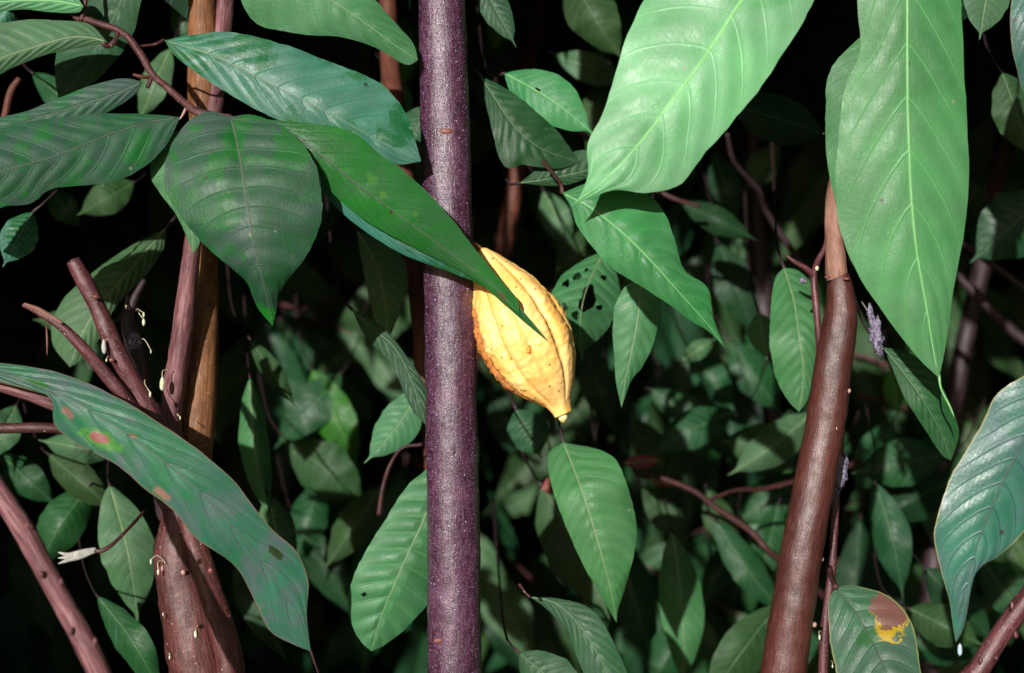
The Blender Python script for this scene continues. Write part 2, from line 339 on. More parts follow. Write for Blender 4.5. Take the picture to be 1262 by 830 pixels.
def leaf_grid(Lc, Mc, Rc, Y, sl, sr, cup, nv, nu, quilt, ripple, seed, nveins, c=.13, twist=0):
    L = catmull(Lc, nv); Rr = catmull(Rc, nv); Mm = catmull(Mc, nv)
    t = np.linspace(0, 1, nv)
    Yc = catmull([(i, y) for i, y in enumerate(Y)], nv)[:, 1] if len(Y) > 1 else np.full(nv, Y[0])
    if len(Y) > 1: Yc = np.interp(t, np.linspace(0, 1, len(Y)), Y); Yc = np.convolve(np.pad(Yc, 6, mode='edge'), np.ones(13)/13, 'valid')
    us = np.linspace(-1, 1, 2*nu+1)
    V = np.zeros((nv, 2*nu+1, 3)); U = np.zeros((nv, 2*nu+1)); Tt = np.zeros_like(U)
    r = random.Random(seed); p1, p2, p3 = [r.uniform(0, 6.28) for _ in range(3)]
    for i in range(nv):
        for j, u in enumerate(us):
            E = L[i] if u < 0 else Rr[i]; a = abs(u)
            E = Mm[i]+(E-Mm[i])*(1+.035*noise.noise(Vector((t[i]*9, seed*1.7, u > 0)))+.022*noise.noise(Vector((t[i]*34, seed*2.7, 3+(u > 0)))))
            px = Mm[i]*(1-a)+E*a
            hw = np.linalg.norm(E-Mm[i])*K*Yc[i]
            s = sl if u < 0 else sr
            y = Yc[i]+hw*(s*a+cup*a*a)+twist*u*hw*(t[i]-.5)*2
            y += ripple*hw*a*a*math.sin(t[i]*(13+r.random()*0)+ (p1 if u < 0 else p2))*.5*(1-t[i]**6)
            y += ripple*hw*.25*a*math.sin(t[i]*31+(p3 if u < 0 else p1))
            V[i, j] = P(px[0], px[1], y); U[i, j] = u; Tt[i, j] = t[i]
    ph = vein_phase(U, Tt, nveins, c)
    if quilt:
        du = np.gradient(V, axis=1); dv = np.gradient(V, axis=0); Nn = np.cross(dv, du); ln = np.linalg.norm(Nn, axis=2)[..., None]; Nn = Nn/(ln+1e-9)
        flip = np.sign(-Nn[..., 1])[..., None]; flip[flip == 0] = 1; Nn *= flip    # towards the camera side
        ua = np.abs(U)
        win = np.clip((ua-.0)/.18, 0, 1)*(1-ua**3)*np.clip(Tt/.08, 0, 1)*np.clip((1-Tt)/.12, 0, 1)
        h = 1.3*quilt*(np.abs(np.sin(np.pi*ph))**.8)*win
        fine = np.array([[noise.noise(Vector((V[i, j]*38).tolist())) for j in range(2*nu+1)] for i in range(nv)])
        h = h+quilt*.8*fine*np.clip((1-Tt)/.15, 0, 1)*np.clip(Tt/.1, 0, 1)
        V = V+Nn*h[..., None]
    return V, U, Tt, ph

leafcount = 0
def leaf(L, Mi, R, Y, mat, label, sl=.15, sr=.15, cup=.1, quilt=.0010, ripple=.10, nveins=11, petiole=None, pw=5, holes=(), group=None,
         parent=None, cat='leaf', rib=True, ribmat=None, nu=NU, nv=NV, c=.18, name='cacao_leaf', petmat='twig', ribw=2.2, twist=0):
    """L, Mi, R: photo pixels. Mi from base to tip; L and R only the points between base and tip."""
    global leafcount; leafcount += 1
    base, tip = Mi[0], Mi[-1]
    Lc = [base]+list(L)+[tip]; Rc = [base]+list(R)+[tip]
    V, U, Tt, ph = leaf_grid(Lc, Mi, Rc, Y if isinstance(Y, (list, tuple)) else [Y], sl, sr, cup, nv, nu, quilt, ripple, leafcount, nveins, c, twist)
    org = V[0, nu]
    if parent is None:
        t = thing(name, label, cat, org, group)
    else:       # part of a branch
        t = bpy.data.objects.new('leaf', None); t = None
    def skip(i, j):
        uu = (j+.5)/nu-1; vv = (i+.5)/(nv-1)
        for (hu, hv, ru, rv) in holes:
            if ((uu-hu)/ru)**2+((vv-hv)/rv)**2 < 1+.35*math.sin(math.atan2(vv-hv, (uu-hu)*.3)*3+hu*9): return True
        return False
    par = t if t is not None else parent
    bl = mesh_obj('blade' if t is not None else 'leaf', V.reshape(-1, 3), grid_faces(nv, 2*nu+1, skip if holes else None), M[mat], par,
                  attrs={'leaf_u': U.ravel(), 'leaf_v': Tt.ravel(), 'vein_phase': ph.ravel()})
    if t is None and label: bl['label'] = label
    if rib:
        W = V[:, nu]; y = W[:, 1]
        R_ = np.linspace(ribw, ribw*.25, nv)*.5*K*y
        hf = int(nv*.985)
        W2 = W.copy(); W2[:, 1] -= R_*.25
        rb = tube3('midrib', W2[1:hf], R_[1:hf], ribmat or M['rib_'+mat] if ('rib_'+mat) in M else M['rib'], par, 6, 0, True)
        if t is None: rb.parent = bl
    if petiole:
        y0 = Y[0] if isinstance(Y, (list, tuple)) else Y
        pts = [(base[0], base[1], org[1], pw*1.25)]
        petiole = list(petiole)
        if len(petiole) == 1:
            a0 = petiole[0]; ya = a0[2] if len(a0) > 2 else org[1]*.998
            ya = Y[0] if isinstance(Y, (list, tuple)) and len(a0) < 3 else ya
            ddx, ddy = a0[0]-base[0], a0[1]-base[1]
            petiole = [(a0[0], a0[1], ya+.015), (a0[0]+ddx*1.2, a0[1]+ddy*1.2-10, ya+.07), (a0[0]+ddx*2, a0[1]+ddy*2-60, ya+.25), (a0[0]+ddx*3, a0[1]+ddy*2-170, ya+.6)]
            pw = min(pw, 3.5); petmat = 'darktwig'; pts[0] = (base[0], base[1], Y[0] if isinstance(Y, (list, tuple)) else Y, pw*1.2)
        k = len(petiole)
        for q, p in enumerate(petiole):
            pts.append((p[0], p[1], p[2] if len(p) > 2 else org[1], pw*(1.3 if q == k-1 else .85)))
        pt = tube('petiole', pts, M[petmat], par, 9, n=18, rough=.05)
        if t is None: pt.parent = bl
    return t or bl

M['rib'] = plain_mat('midrib_green', (.10, .19, .07), (.15, .24, .09), 200, .5)
M['rib_dark'] = plain_mat('midrib_dull', (.05, .08, .05), (.075, .10, .065), 200, .5)
M['rib_long'] = M['rib_dark']; M['rib_spot'] = plain_mat('midrib_deep', (.03, .05, .03), (.045, .07, .04), 200, .5)
M['rib_sick'] = M['rib_dark']; M['rib_blue'] = M['rib_dark']
M['rib_teal'] = plain_mat('midrib_teal', (.09, .16, .09), (.13, .2, .12), 200, .5)
M['rib_bright'] = plain_mat('midrib_pale', (.20, .48, .18), (.25, .55, .21), 200, .5)
M['rib_fresh'] = plain_mat('midrib_fresh', (.17, .42, .15), (.21, .47, .17), 200, .5)
M['rib_under'] = plain_mat('midrib_olive', (.16, .22, .10), (.2, .27, .13), 200, .5); M['rib_under2'] = M['rib_under']
M['rib_mid'] = plain_mat('midrib_forest', (.06, .12, .05), (.08, .15, .06), 200, .5); M['rib_olive'] = M['rib_mid']
M['rib_deep'] = plain_mat('midrib_shade', (.03, .07, .03), (.04, .09, .04), 200, .5)

def prof(t, sharp=1.0):
    t = np.asarray(t)
    b = np.sin(np.pi*np.clip(t/.91, 0, 1)**.95)
    return np.maximum(np.maximum(b, 0)**.82, .085*np.clip((1.03-t)/.13, 0, 1)*(t > .5))
def gleaf(base, tip, w, Y, mat, label, bend=0, asym=0, **kw):
    """leaf of the usual outline between two photo points; w = full width, bend = sideways bow of the midrib, both px"""
    b = np.array(base, float); e = np.array(tip, float); d = e-b; Ln = np.linalg.norm(d); d /= Ln; s = np.array([-d[1], d[0]])
    ts = np.linspace(0, 1, 9)
    Mi = [tuple(b+d*Ln*t+s*bend*math.sin(math.pi*t)) for t in ts]
    L, R = [], []
    r = random.Random(int(base[0]*7+base[1]*13))
    for t in np.linspace(.04, .97, 13):
        m = b+d*Ln*t+s*bend*math.sin(math.pi*t)
        f = float(prof(t))*w*.5
        L.append(tuple(m-s*f*(1-asym)*r.uniform(.96, 1.05))); R.append(tuple(m+s*f*(1+asym)*r.uniform(.96, 1.05)))
    kw.setdefault('nu', 8); kw.setdefault('nv', 44)
    return leaf(L, Mi, R, Y, mat, label, **kw)

# ================================================================== FOREGROUND STEMS
def stem_thing(name, label, cat, loc_px): return thing(name, label, cat, P(*loc_px))
def scar(parent, px, py, Y, w, h, mat='scar', name='leaf_scar', sink=.35):
    s = K*Y
    rim = blob(name, PS(px, py, Y), (w*.42*s, .0011, h*.42*s), M[mat], parent, rough=.25)
    return rim
def node_lump(pts):   # ring-shaped swellings along the stem, distances in metres
    def f(s, th):
        return 1+sum(a*math.exp(-((s-p)/w)**2) for p, a, w in pts)
    return f

# central trunk
t = stem_thing('cacao_tree', 'upright dark purple-brown trunk speckled with pale lenticels, to the left of the yellow pod', 'tree', (560, 830, 1.22))
tube('trunk', [(539, -330, 1.24, 50), (541, -120, 1.235, 53), (544, 0, 1.225, 56), (549, 160, 1.215, 59), (553, 330, 1.21, 61), (555.5, 430, 1.21, 62), (558, 600, 1.21, 63), (560.5, 830, 1.21, 65), (563, 1100, 1.21, 68), (566, 1900, 1.22, 78), (568, 2340, 1.22, 90)], M['trunk'], t, sides=56, n=420, rough=.022,
     lump=node_lump([(.33, .03, .006), (.60, .025, .006)]))
for (x, y, w, h, yy) in ((550, 162, 20, 9, 1.194), (566, 661, 12, 8, 1.190), (540, 790, 14, 8, 1.190)):
    scar(t, x, y, yy, w, h)
# small bud stubs on trunk
# left double trunk
t = stem_thing('cacao_tree', 'paired golden and pinkish stems standing side by side at the left', 'tree', (250, 900, 1.2))
st = tube('stem', [(240, -330, 1.36, 27), (246, -100, 1.34, 29), (249, 0, 1.33, 31), (251, 130, 1.31, 36), (256, 260, 1.29, 22), (255, 340, 1.28, 26), (249, 440, 1.26, 38), (240, 560, 1.24, 42), (232, 615, 1.23, 44)], M['golden'], t, sides=40, n=200, rough=.03)
lo = tube('lower_trunk', [(240, 560, 1.245, 38), (233, 590, 1.24, 50), (226, 640, 1.22, 54), (222, 690, 1.21, 60), (240, 800, 1.20, 70), (246, 850, 1.20, 72), (262, 1200, 1.2, 78), (280, 2340, 1.2, 95)], M['lowbark'], t, sides=40, n=200, rough=.04)
st['label'] = 'golden brown stem standing at the right of the pair'
st2 = tube('stem', [(290, -330, 1.36, 17), (282, -80, 1.35, 18), (277, 0, 1.34, 20), (264, 130, 1.30, 20), (246, 240, 1.25, 20), (236, 310, 1.215, 21), (226, 400, 1.205, 25), (211, 510, 1.20, 27), (215, 560, 1.2, 24)], M['pink'], t, sides=28, n=200, rough=.05, lump=lambda s, th: 1+.07*math.cos(3*th+s*4))
lo2 = tube('lower_stem', [(216, 535, 1.21, 20), (224, 600, 1.185, 26), (246, 690, 1.175, 28), (268, 760, 1.17, 32), (284, 835, 1.17, 34), (310, 1100, 1.18, 38), (350, 2340, 1.2, 50)], M['lowbark'], t, sides=28, n=330, rough=.05,
     lump=lambda s, th: 1+.07*math.cos(3*th+s*4))
st2['label'] = 'thin pinkish stem with ribbed bark'
for (x, y, w, h, yy) in ((204, 701, 13, 18, 1.192), (226, 706, 7, 7, 1.18), (259, 704, 8, 8, 1.157), (243, 772, 6, 6, 1.17)):
    scar(t, x, y, yy, w, h, 'scar2' if x < 230 else 'scar')
def bud(parent, p0, p1, Y, size=5, mat='bud'):
    size *= .8
    mid = ((p0[0]+p1[0])/2+random.uniform(-4, 4), (p0[1]+p1[1])/2-abs(p1[0]-p0[0])*.35-1)
    a = tube('flower_stalk', [(p0[0], p0[1], Y, 1.4), (mid[0], mid[1], Y-.008, 1.2), (p1[0], p1[1], Y-.012, 1.2)], M['stalk'], parent, 6, n=10)
    s = K*Y
    b = blob('flower_bud', P(p1[0], p1[1]+size*.5, Y-.012), (size*.30*s, size*.30*s, size*.72*s), M[mat], parent, rough=.2, seg=8)
for a, b, s in (((205, 695), (186, 690), 6), ((200, 690), (195, 703), 6), ((241, 772), (241, 779), 8), ((221, 510), (222, 514), 4), ((203, 762), (201, 756), 4), ((212, 805), (209, 809), 4), ((208, 455), (200, 468), 14)):
    bud(t, a, b, 1.17, s)
# cut branch
t = stem_thing('cut_branch', 'purplish-brown sawn-off branch with a blunt top and orange scar, leaning at the left', 'branch', (200, 540, 1.16))
tube('stem', [(90, 322, 1.12, 17), (97, 334, 1.12, 20), (117, 372, 1.125, 21), (140, 425, 1.13, 23), (165, 475, 1.14, 24), (188, 515, 1.15, 24), (225, 590, 1.18, 25), (240, 640, 1.21, 24)], M['redbark'], t, sides=28, rough=.04, n=110)
scar(t, 117, 366, 1.116, 12, 7, 'golden', 'bark_scar'); scar(t, 137, 444, 1.125, 8, 7)
scar(t, 128, 428, 1.123, 7, 22, 'dry', 'lichen_patch')
bud(t, (137, 440), (131, 443), 1.13, 4); bud(t, (179, 468), (185, 484), 1.13, 6)
# dark twig with buds between
t = stem_thing('flowering_twig', 'very dark thin twig with tiny white flower buds behind the cut branch', 'twig', (185, 540, 1.22))
tube('stem', [(178, 345, 1.22, 5), (166, 368, 1.215, 10), (158, 395, 1.21, 16), (165, 425, 1.21, 20), (174, 450, 1.21, 18), (180, 500, 1.21, 18), (188, 540, 1.21, 20), (205, 640, 1.22, 20)], M['darktwig'], t, sides=16, rough=.12)
for a, b, s in (((160, 382), (155, 377), 5), ((168, 384), (177, 386), 6), ((172, 384), (177, 394), 8), ((172, 418), (186, 432), 4), ((165, 412), (160, 420), 4)): bud(t, a, b, 1.20, s)
blob('lichen_patch', P(166, 421, 1.197), (.006, .003, .008), M['cocoon'], t, rough=.5)
# thin arching stem
t = stem_thing('slender_branch', 'slender dark purple branch arching down with a pale painted highlight on its end at the far left', 'branch', (155, 490, 1.13))
tube('stem', [(28, 376, 1.08, 5), (45, 384, 1.085, 8), (75, 402, 1.09, 12), (105, 432, 1.10, 15), (130, 462, 1.11, 16), (155, 492, 1.12, 17), (190, 545, 1.16, 18)], M['redbark'], t, sides=20, rough=.04)
tube('highlight_strip', [(30, 374.5, 1.0755, 3), (50, 383, 1.077, 6), (77, 399, 1.0815, 4)], M['beige'], t, sides=10, rough=.1)  # highlight on the upper side, painted as a pale strip
tube('dry_stipule', [(57, 400, 1.085, 1.5), (58, 420, 1.08, 2.5), (58, 438, 1.08, 1.2)], M['scar'], t, 6, n=10)
# left twigs
t = stem_thing('bare_twig', 'pinkish twig entering from the left edge just above the dark red one', 'twig', (-60, 455, 1.12))
tube('stem', [(-80, 452, 1.12, 14), (-10, 473, 1.12, 14), (35, 487, 1.12, 15), (75, 503, 1.13, 16), (150, 540, 1.18, 17), (215, 590, 1.22, 18)], M['pink'], t, sides=18, rough=.04)
t = stem_thing('bare_twig', 'dark red-brown horizontal twig entering from the left edge behind the spotted leaf', 'twig', (-60, 530, 1.16))
tube('stem', [(-80, 530, 1.15, 12), (0, 528, 1.16, 13), (75, 529, 1.17, 13), (150, 545, 1.2, 14), (220, 590, 1.24, 15)], M['twig'], t, sides=18, rough=.05)
t = stem_thing('bare_twig', 'short reddish twig poking up at the far left edge below the top leaves', 'twig', (0, 150, 1.3))
tube('stem', [(24, 97, 1.3, 7), (14, 112, 1.3, 9), (8, 135, 1.3, 9), (2, 165, 1.3, 9), (-15, 260, 1.3, 11)], M['orange'], t, sides=14)
# blurred front branch
t = stem_thing('knobbly_branch', 'out-of-focus mauve branch with small knobs slanting through the bottom left corner', 'branch', (140, 860, .86))
tube('stem', [(-60, 510, .86, 26), (-5, 600, .86, 27), (30, 655, .86, 28), (62, 715, .86, 29), (95, 775, .86, 30), (125, 835, .86, 31), (200, 990, .88, 34), (420, 1500, 1.0, 44)], M['pink'], t, sides=28, rough=.05)
for (x, y) in ((34, 648), (51, 708), (75, 718), (117, 791), (87, 778)):
    blob('bark_knob', PS(x, y, .85), (.0017, .0016, .0026), M['pink'], t, rough=.3, seg=8)
# right trunk
t = stem_thing('cacao_tree', 'leaning reddish-brown fibrous trunk with a beige upper shoot, right of centre', 'tree', (950, 900, 1.15))
st = tube('trunk', [(1031, 334, 1.153, 22), (1034, 345, 1.152, 29), (1036, 362, 1.15, 34), (1037, 382, 1.15, 39), (1034, 405, 1.15, 43), (1027, 450, 1.15, 46), (1018, 520, 1.15, 48), (1005, 590, 1.145, 49), (990, 670, 1.14, 52), (977, 750, 1.14, 54), (964, 835, 1.14, 56), (925, 1050, 1.14, 62), (740, 2400, 1.2, 85)], M['trunk_r'], t, sides=44, n=330, rough=.022,
     lump=node_lump([(.115, .035, .004), (.27, .02, .004)]))
s2 = tube('upper_shoot', [(1100, -260, 1.22, 13), (1085, -60, 1.2, 14), (1062, 110, 1.18, 17), (1035, 210, 1.17, 20), (1027, 262, 1.16, 21), (1029, 300, 1.155, 23), (1031, 337, 1.152, 27.5), (1035, 350, 1.154, 24)], M['beige'], t, sides=26, n=110, rough=.03)
scar(t, 1020, 342, 1.14, 10, 4, 'scar'); scar(t, 1043, 344, 1.142, 10, 4, 'scar')
for (x, y) in ((1046, 482), (1034, 526), (1012, 690), (1004, 770)): blob('bark_knob', PS(x, y, 1.15), (.002, .002, .0022), M['scar2'], t, rough=.4, seg=8)
bud(t, (1028, 520), (1031, 527), 1.135, 3)
# thin stems beside it
t = stem_thing('slender_branch', 'thin purple-red shoot rising close behind the right side of the leaning trunk', 'branch', (1015, 860, 1.24))
tube('stem', [(1043, 470, 1.25, 3), (1034, 575, 1.24, 9), (1030, 620, 1.24, 9), (1025, 700, 1.24, 10), (1017, 770, 1.24, 11), (1014, 835, 1.24, 12), (1005, 1100, 1.24, 14), (990, 2300, 1.25, 22)], M['redbark'], t, sides=14, n=200, rough=.06)
blob('bud_scale', P(1034, 588, 1.225), (.006, .004, .019), M['cocoon'], t, axis=(.2, 0, 1), rough=.9)
tube('bud_tip', [(1035, 570, 1.222, 4), (1033, 555, 1.222, 3), (1031, 548, 1.222, .8)], M['scar2'], t, 6, n=8)
bud(t, (1013, 778), (1010, 783), 1.22, 6); bud(t, (1024, 815), (1026, 820), 1.22, 4)
t = stem_thing('slender_branch', 'dark forked twig left of the beige shoot under the pale hanging leaf', 'branch', (1005, 420, 1.26))
f = tube('stem', [(1012, 470, 1.26, 9), (1008, 405, 1.25, 8), (1005, 370, 1.25, 9), (1003, 340, 1.25, 8), (1008, 322, 1.24, 7), (1018, 300, 1.23, 6), (1020, 260, 1.22, 5)], M['redbark'], t, sides=12)
tube('side_shoot', [(1003, 340, 1.25, 8), (992, 330, 1.245, 7), (978, 322, 1.24, 5), (969, 315, 1.24, 3)], M['redbark'], t, 10, n=20)
blob('flower_bud', P(1007, 331, 1.235), (.0016, .0016, .0022), M['bud'], t, seg=8); blob('flower_bud', P(990, 346, 1.238), (.003, .002, .003), M['cocoon'], t, seg=8, rough=.5)
# bottom right branch
t = stem_thing('knobbly_branch', 'reddish knobbly branch slanting into the bottom right corner', 'branch', (1205, 840, 1.08))
tube('stem', [(1400, 560, 1.06, 24), (1300, 690, 1.06, 24), (1262, 742, 1.06, 25), (1235, 780, 1.06, 26), (1208, 822, 1.06, 27), (1160, 900, 1.07, 28), (1000, 1300, 1.12, 36)], M['redbark'], t, sides=24, rough=.04)
for (x, y) in ((1246, 747), (1252, 782), (1208, 815), (1228, 812)): blob('bark_knob', PS(x, y, 1.045), (.0020, .0018, .0028), M['redbark'], t, rough=.9, seg=8)

# background stems
def bgstem(label, pts, mat, name='background_tree', sides=14):
    t = stem_thing(name, label, 'tree', (pts[-1][0], pts[-1][1], pts[-1][2]))
    tube('trunk', pts, M[mat], t, sides=sides, rough=.06, n=90)
    return t
bgstem('blurred orange-brown stem rising behind, between the trunk and the top of the frame', [(680, -500, 2.25, 20), (663, 0, 2.15, 21), (652, 70, 2.1, 22), (640, 190, 2.05, 22), (622, 300, 2.05, 22), (596, 400, 2.05, 22), (572, 500, 2.05, 24), (562, 900, 2.05, 24), (560, 1700, 2.1, 30)], 'orange')
bgstem('red-brown stem hidden closely behind the left edge of the speckled trunk', [(470, -500, 1.7, 20), (478, 10, 1.6, 22), (487, 130, 1.55, 24), (505, 280, 1.5, 22), (519, 400, 1.45, 22), (523, 470, 1.45, 22), (540, 700, 1.45, 24), (570, 1900, 1.45, 34)], 'orange')
bgstem('dark blurred stem in the gloom near the upper right', [(1330, -200, 2.3, 20), (1262, 60, 2.2, 22), (1215, 300, 2.1, 22), (1150, 700, 2.05, 26), (1120, 1600, 2.0, 34)], 'darktwig')
bgstem('dark blurred stem behind the pale nearest leaf', [(905, -300, 2.4, 18), (925, 100, 2.3, 22), (935, 300, 2.3, 24), (960, 700, 2.25, 26), (965, 1500, 2.2, 34)], 'darktwig')
def twig(label, pts, mat='twig2', name='background_twig'):
    t = stem_thing(name, label, 'twig', pts[-1][:3]); tube('stem', pts, M[mat], t, sides=9, rough=.08); return t
twig('reddish twig slanting down between the pod and the leaning trunk', [(795, 583, 1.6, 6), (850, 603, 1.6, 7), (885, 628, 1.6, 8), (925, 655, 1.6, 8), (962, 692, 1.6, 9), (1100, 800, 1.7, 12)])
twig('thin red twig running right to the leaning trunk', [(872, 618, 1.6, 5), (905, 605, 1.62, 5), (940, 603, 1.64, 6), (985, 592, 1.66, 7), (1060, 570, 1.7, 8)])
twig('dark twig in the gloom beneath the pale nearest leaf', [(896, 165, 1.7, 5), (905, 200, 1.72, 6), (935, 235, 1.75, 7), (945, 262, 1.78, 8), (990, 330, 1.8, 9)], 'darktwig')
twig('short reddish twig beneath the tip of the pale nearest leaf', [(700, 150, 1.7, 7), (760, 200, 1.68, 8), (820, 240, 1.66, 6), (862, 255, 1.66, 5)])
twig('curved dark twig hooking down left of the speckled trunk', [(520, 548, 1.4, 5), (495, 553, 1.4, 4), (480, 575, 1.4, 5), (471, 605, 1.4, 5), (467, 635, 1.4, 7)])
twig('dark twig crossing the far right edge', [(1180, 295, 1.8, 7), (1215, 320, 1.8, 9), (1262, 355, 1.8, 10), (1330, 400, 1.8, 12)], 'darktwig')
twig('dark slanting twig behind the far right gloom', [(1170, 330, 1.75, 10), (1205, 365, 1.75, 12), (1250, 410, 1.75, 13), (1340, 480, 1.75, 15)], 'darktwig')

# ================================================================== THE POD
def build_pod():
    t = thing('cacao_pod', 'ripe yellow ridged cacao pod hanging beside the speckled trunk', 'cacao pod', P(596, 314, 1.2))
    ax = catmull([(594, 309), (605, 332), (624, 368), (643, 408), (663, 448), (682, 484), (693.5, 511)], 150)
    tt = np.linspace(0, 1, 150)
    # half widths in px along the axis
    kt = [0, .03, .08, .15, .25, .38, .5, .62, .74, .84, .91, .955, 1.0]
    kw = [5, 13, 19, 28, 40, 50.5, 54.5, 53, 45, 32, 19, 12.5, 11.0]
    R = np.interp(tt, kt, kw); R = np.convolve(np.pad(R, 4, mode='edge'), np.ones(9)/9, 'valid')
    Yc = 1.205+np.interp(tt, [0, 1], [-.004, -.010])
    nth = 120; V = []; rd = []; pvv = []; ck = []
    W = np.array([P(ax[i, 0], ax[i, 1], Yc[i]) for i in range(150)]); T = np.gradient(W, axis=0); T /= np.linalg.norm(T, axis=1)[:, None]
    for i in range(150):
        side = np.cross(T[i], np.array([0, 1., 0])); side /= np.linalg.norm(side)      # towards image left/right
        back = np.cross(side, T[i]); back /= np.linalg.norm(back)
        if back[1] < 0: back = -back
        if side[0] < 0: side = -side
        f = math.sin(math.pi*min(1, max(0, (tt[i])*1.0)))**.5 if 0 < tt[i] < 1 else 0
        f *= min(1, max(0, (1-tt[i])/.10))
        for k in range(nth+1):
            th = 2*math.pi*(k % nth)/nth
            # th=0 image right, pi/2 towards camera
            d = math.cos(th)*side-math.sin(th)*back
            a = 5*(th+.36)
            deep = abs(math.sin(a/2))                 # 0 at the five main furrows
            sh = abs(math.sin(a))                     # ten ribs
            g = -.135*math.exp(-(deep/.20)**2)-.055*math.exp(-((1-deep)/.018)**1)+.035*sh
            q = W[i]+d*R[i]*K*1.2
            nz = noise.noise(Vector(q*70)); nz2 = noise.noise(Vector(q*260)); nz3 = noise.noise(Vector(q*520))
            # corky rough margin on the lower-left rib
            cork = math.exp(-((((th-2.95+math.pi) % (2*math.pi))-math.pi)/.42)**2)*min(1, max(0, (tt[i]-.18)/.12))
            r = R[i]*K*Yc[i]*(1+f*g+.035*nz*f+(.030*nz2+.012*nz3)*f+cork*(.03*nz2+.06*max(0, nz3)+.05*max(0, noise.noise(Vector(q*150)))))
            if tt[i] > .93: r *= 1+.05*math.cos(5*th)
            V.append(W[i]+d*r); rd.append(min(1, deep/.55) if f > .2 else 1); pvv.append(tt[i]); ck.append(cork)
    F = grid_faces(150, nth+1)
    for e, i in ((0, 0), (1, 149)):
        V.append(W[i]+T[i]*(.001 if e else -.003)); rd.append(1); pvv.append(e); ck.append(0); ci = len(V)-1
        for k in range(nth):
            a = i*(nth+1)+k; F.append((a, a+1, ci) if e else (a+1, a, ci))
    husk = mesh_obj('husk', V, F, M['pod'], t, attrs={'ridge': rd, 'pod_v': pvv, 'cork': ck})
    blob('blossom_end', P(694, 513.5, 1.194), (.0042, .0042, .0048), M['podtip'], t, axis=(.2, 0, -1), rough=.2)
    blob('brown_scar', PS(651, 432, 1.164, .036), (.0030, .0034, .0044), M['podwart'], t, rough=.2)
    for (x, y, s, yy) in ((655, 489, 5, 1.185), (648, 487, 4.5, 1.187), (661, 491, 4, 1.187), (674, 500, 3.4, 1.188), (640, 478, 3.2, 1.187), (668, 497, 3, 1.186), (629, 469, 3, 1.19), (619, 458, 3, 1.192), (607, 446, 2.6, 1.195)):
        blob('wart', P(x, y, yy), (s*K*1.1, s*K*1.0, s*K*.9), M['podwart'], t, rough=1.0, seg=9)
    tube('stalk', [(597, 316, 1.198, 13), (590, 308, 1.203, 10), (580, 302, 1.208, 10), (566, 300, 1.212, 14)], M['golden'], t, 14, n=24, rough=.08)
M['podtip'] = plain_mat('pod_tip', (.75, .55, .16), (.85, .72, .35), 200, .4)
M['podwart'] = plain_mat('pod_wart', (.45, .12, .02), (.82, .40, .06), 500, .6, .8)
build_pod()

# ================================================================== FOREGROUND LEAVES
# spray of leaves at the upper left on one twig
br = thing('leafy_branch', 'drooping branch of large dark green leaves on a red-brown twig at the upper left', 'branch', P(80, 0, 1.15))
tube('twig', [(60, -60, 1.17, 9), (88, 15, 1.16, 7), (112, 26, 1.15, 8), (150, 40, 1.14, 9), (172, 65, 1.13, 9), (188, 92, 1.12, 9), (205, 107, 1.11, 9), (225, 125, 1.10, 10), (245, 139, 1.09, 11), (285, 148, 1.08, 12)], M['twig'], br, sides=14, n=90, rough=.08)
tube('twig_fork', [(100, 26, 1.15, 6), (104, 12, 1.155, 6), (106, -10, 1.16, 6), (112, -60, 1.17, 6)], M['twig'], br, 10, n=16)
tube('twig_fork', [(146, 38, 1.14, 6), (142, 50, 1.13, 6), (133, 57, 1.125, 7), (127, 53, 1.12, 7)], M['twig'], br, 10, n=20)
tube('twig_stub', [(188, 92, 1.12, 5), (184, 103, 1.115, 6), (182, 108, 1.112, 5)], M['twig'], br, 9, n=12)
tube('stipule', [(190, 96, 1.12, 3), (175, 95, 1.11, 5), (164, 92, 1.11, 3)], M['orange'], br, 8, n=12)
tube('stipule', [(232, 128, 1.1, 4), (225, 142, 1.09, 3), (220, 149, 1.085, 1)], M['scar2'], br, 8, n=12)
leaf([(240, 42), (285, 40), (340, 52), (395, 72), (440, 88), (480, 112), (502, 145), (512, 175)],
     [(203, 50), (229, 58), (270, 72), (337, 105), (420, 148), (470, 176), (519, 199)],
     [(215, 68), (250, 95), (300, 126), (355, 155), (410, 183), (455, 199), (492, 203)], [1.12, 1.10, 1.10, 1.13], 'teal',
     'broad teal-green leaf with dark green wiped streaks', sl=.45, sr=.15, cup=.1, petiole=[(190, 55, 1.12), (176, 57, 1.15), (168, 58, 1.14)], pw=4, parent=br, quilt=.0016)
leaf([(255, 138), (222, 158), (205, 195), (205, 235), (225, 270), (255, 305), (290, 335), (305, 350), (318, 380)],
     [(284, 144), (291, 170), (297, 200), (306, 260), (315, 310), (325, 350), (336, 402)],
     [(312, 142), (350, 158), (378, 185), (394, 225), (395, 270), (380, 310), (355, 345), (343, 365), (340, 385)], [1.06, 1.02, 1.0, 1.01, 1.05], 'dark',
     'wide dark oval leaf hanging straight down with a bright green drip tip', sl=.25, sr=.28, cup=.12, parent=br, quilt=.0013, ribw=3.2)
leaf([(205, 165), (186, 190), (187, 220), (198, 240), (215, 262), (227, 285)], [(250, 160), (240, 200), (236, 240), (236, 280), (238, 313)],
     [(285, 175), (280, 215), (262, 250), (250, 280), (246, 300)], [1.09, 1.08, 1.08], 'under2', 'smaller mid-green leaf tucked behind the wide dark oval leaf', parent=br)
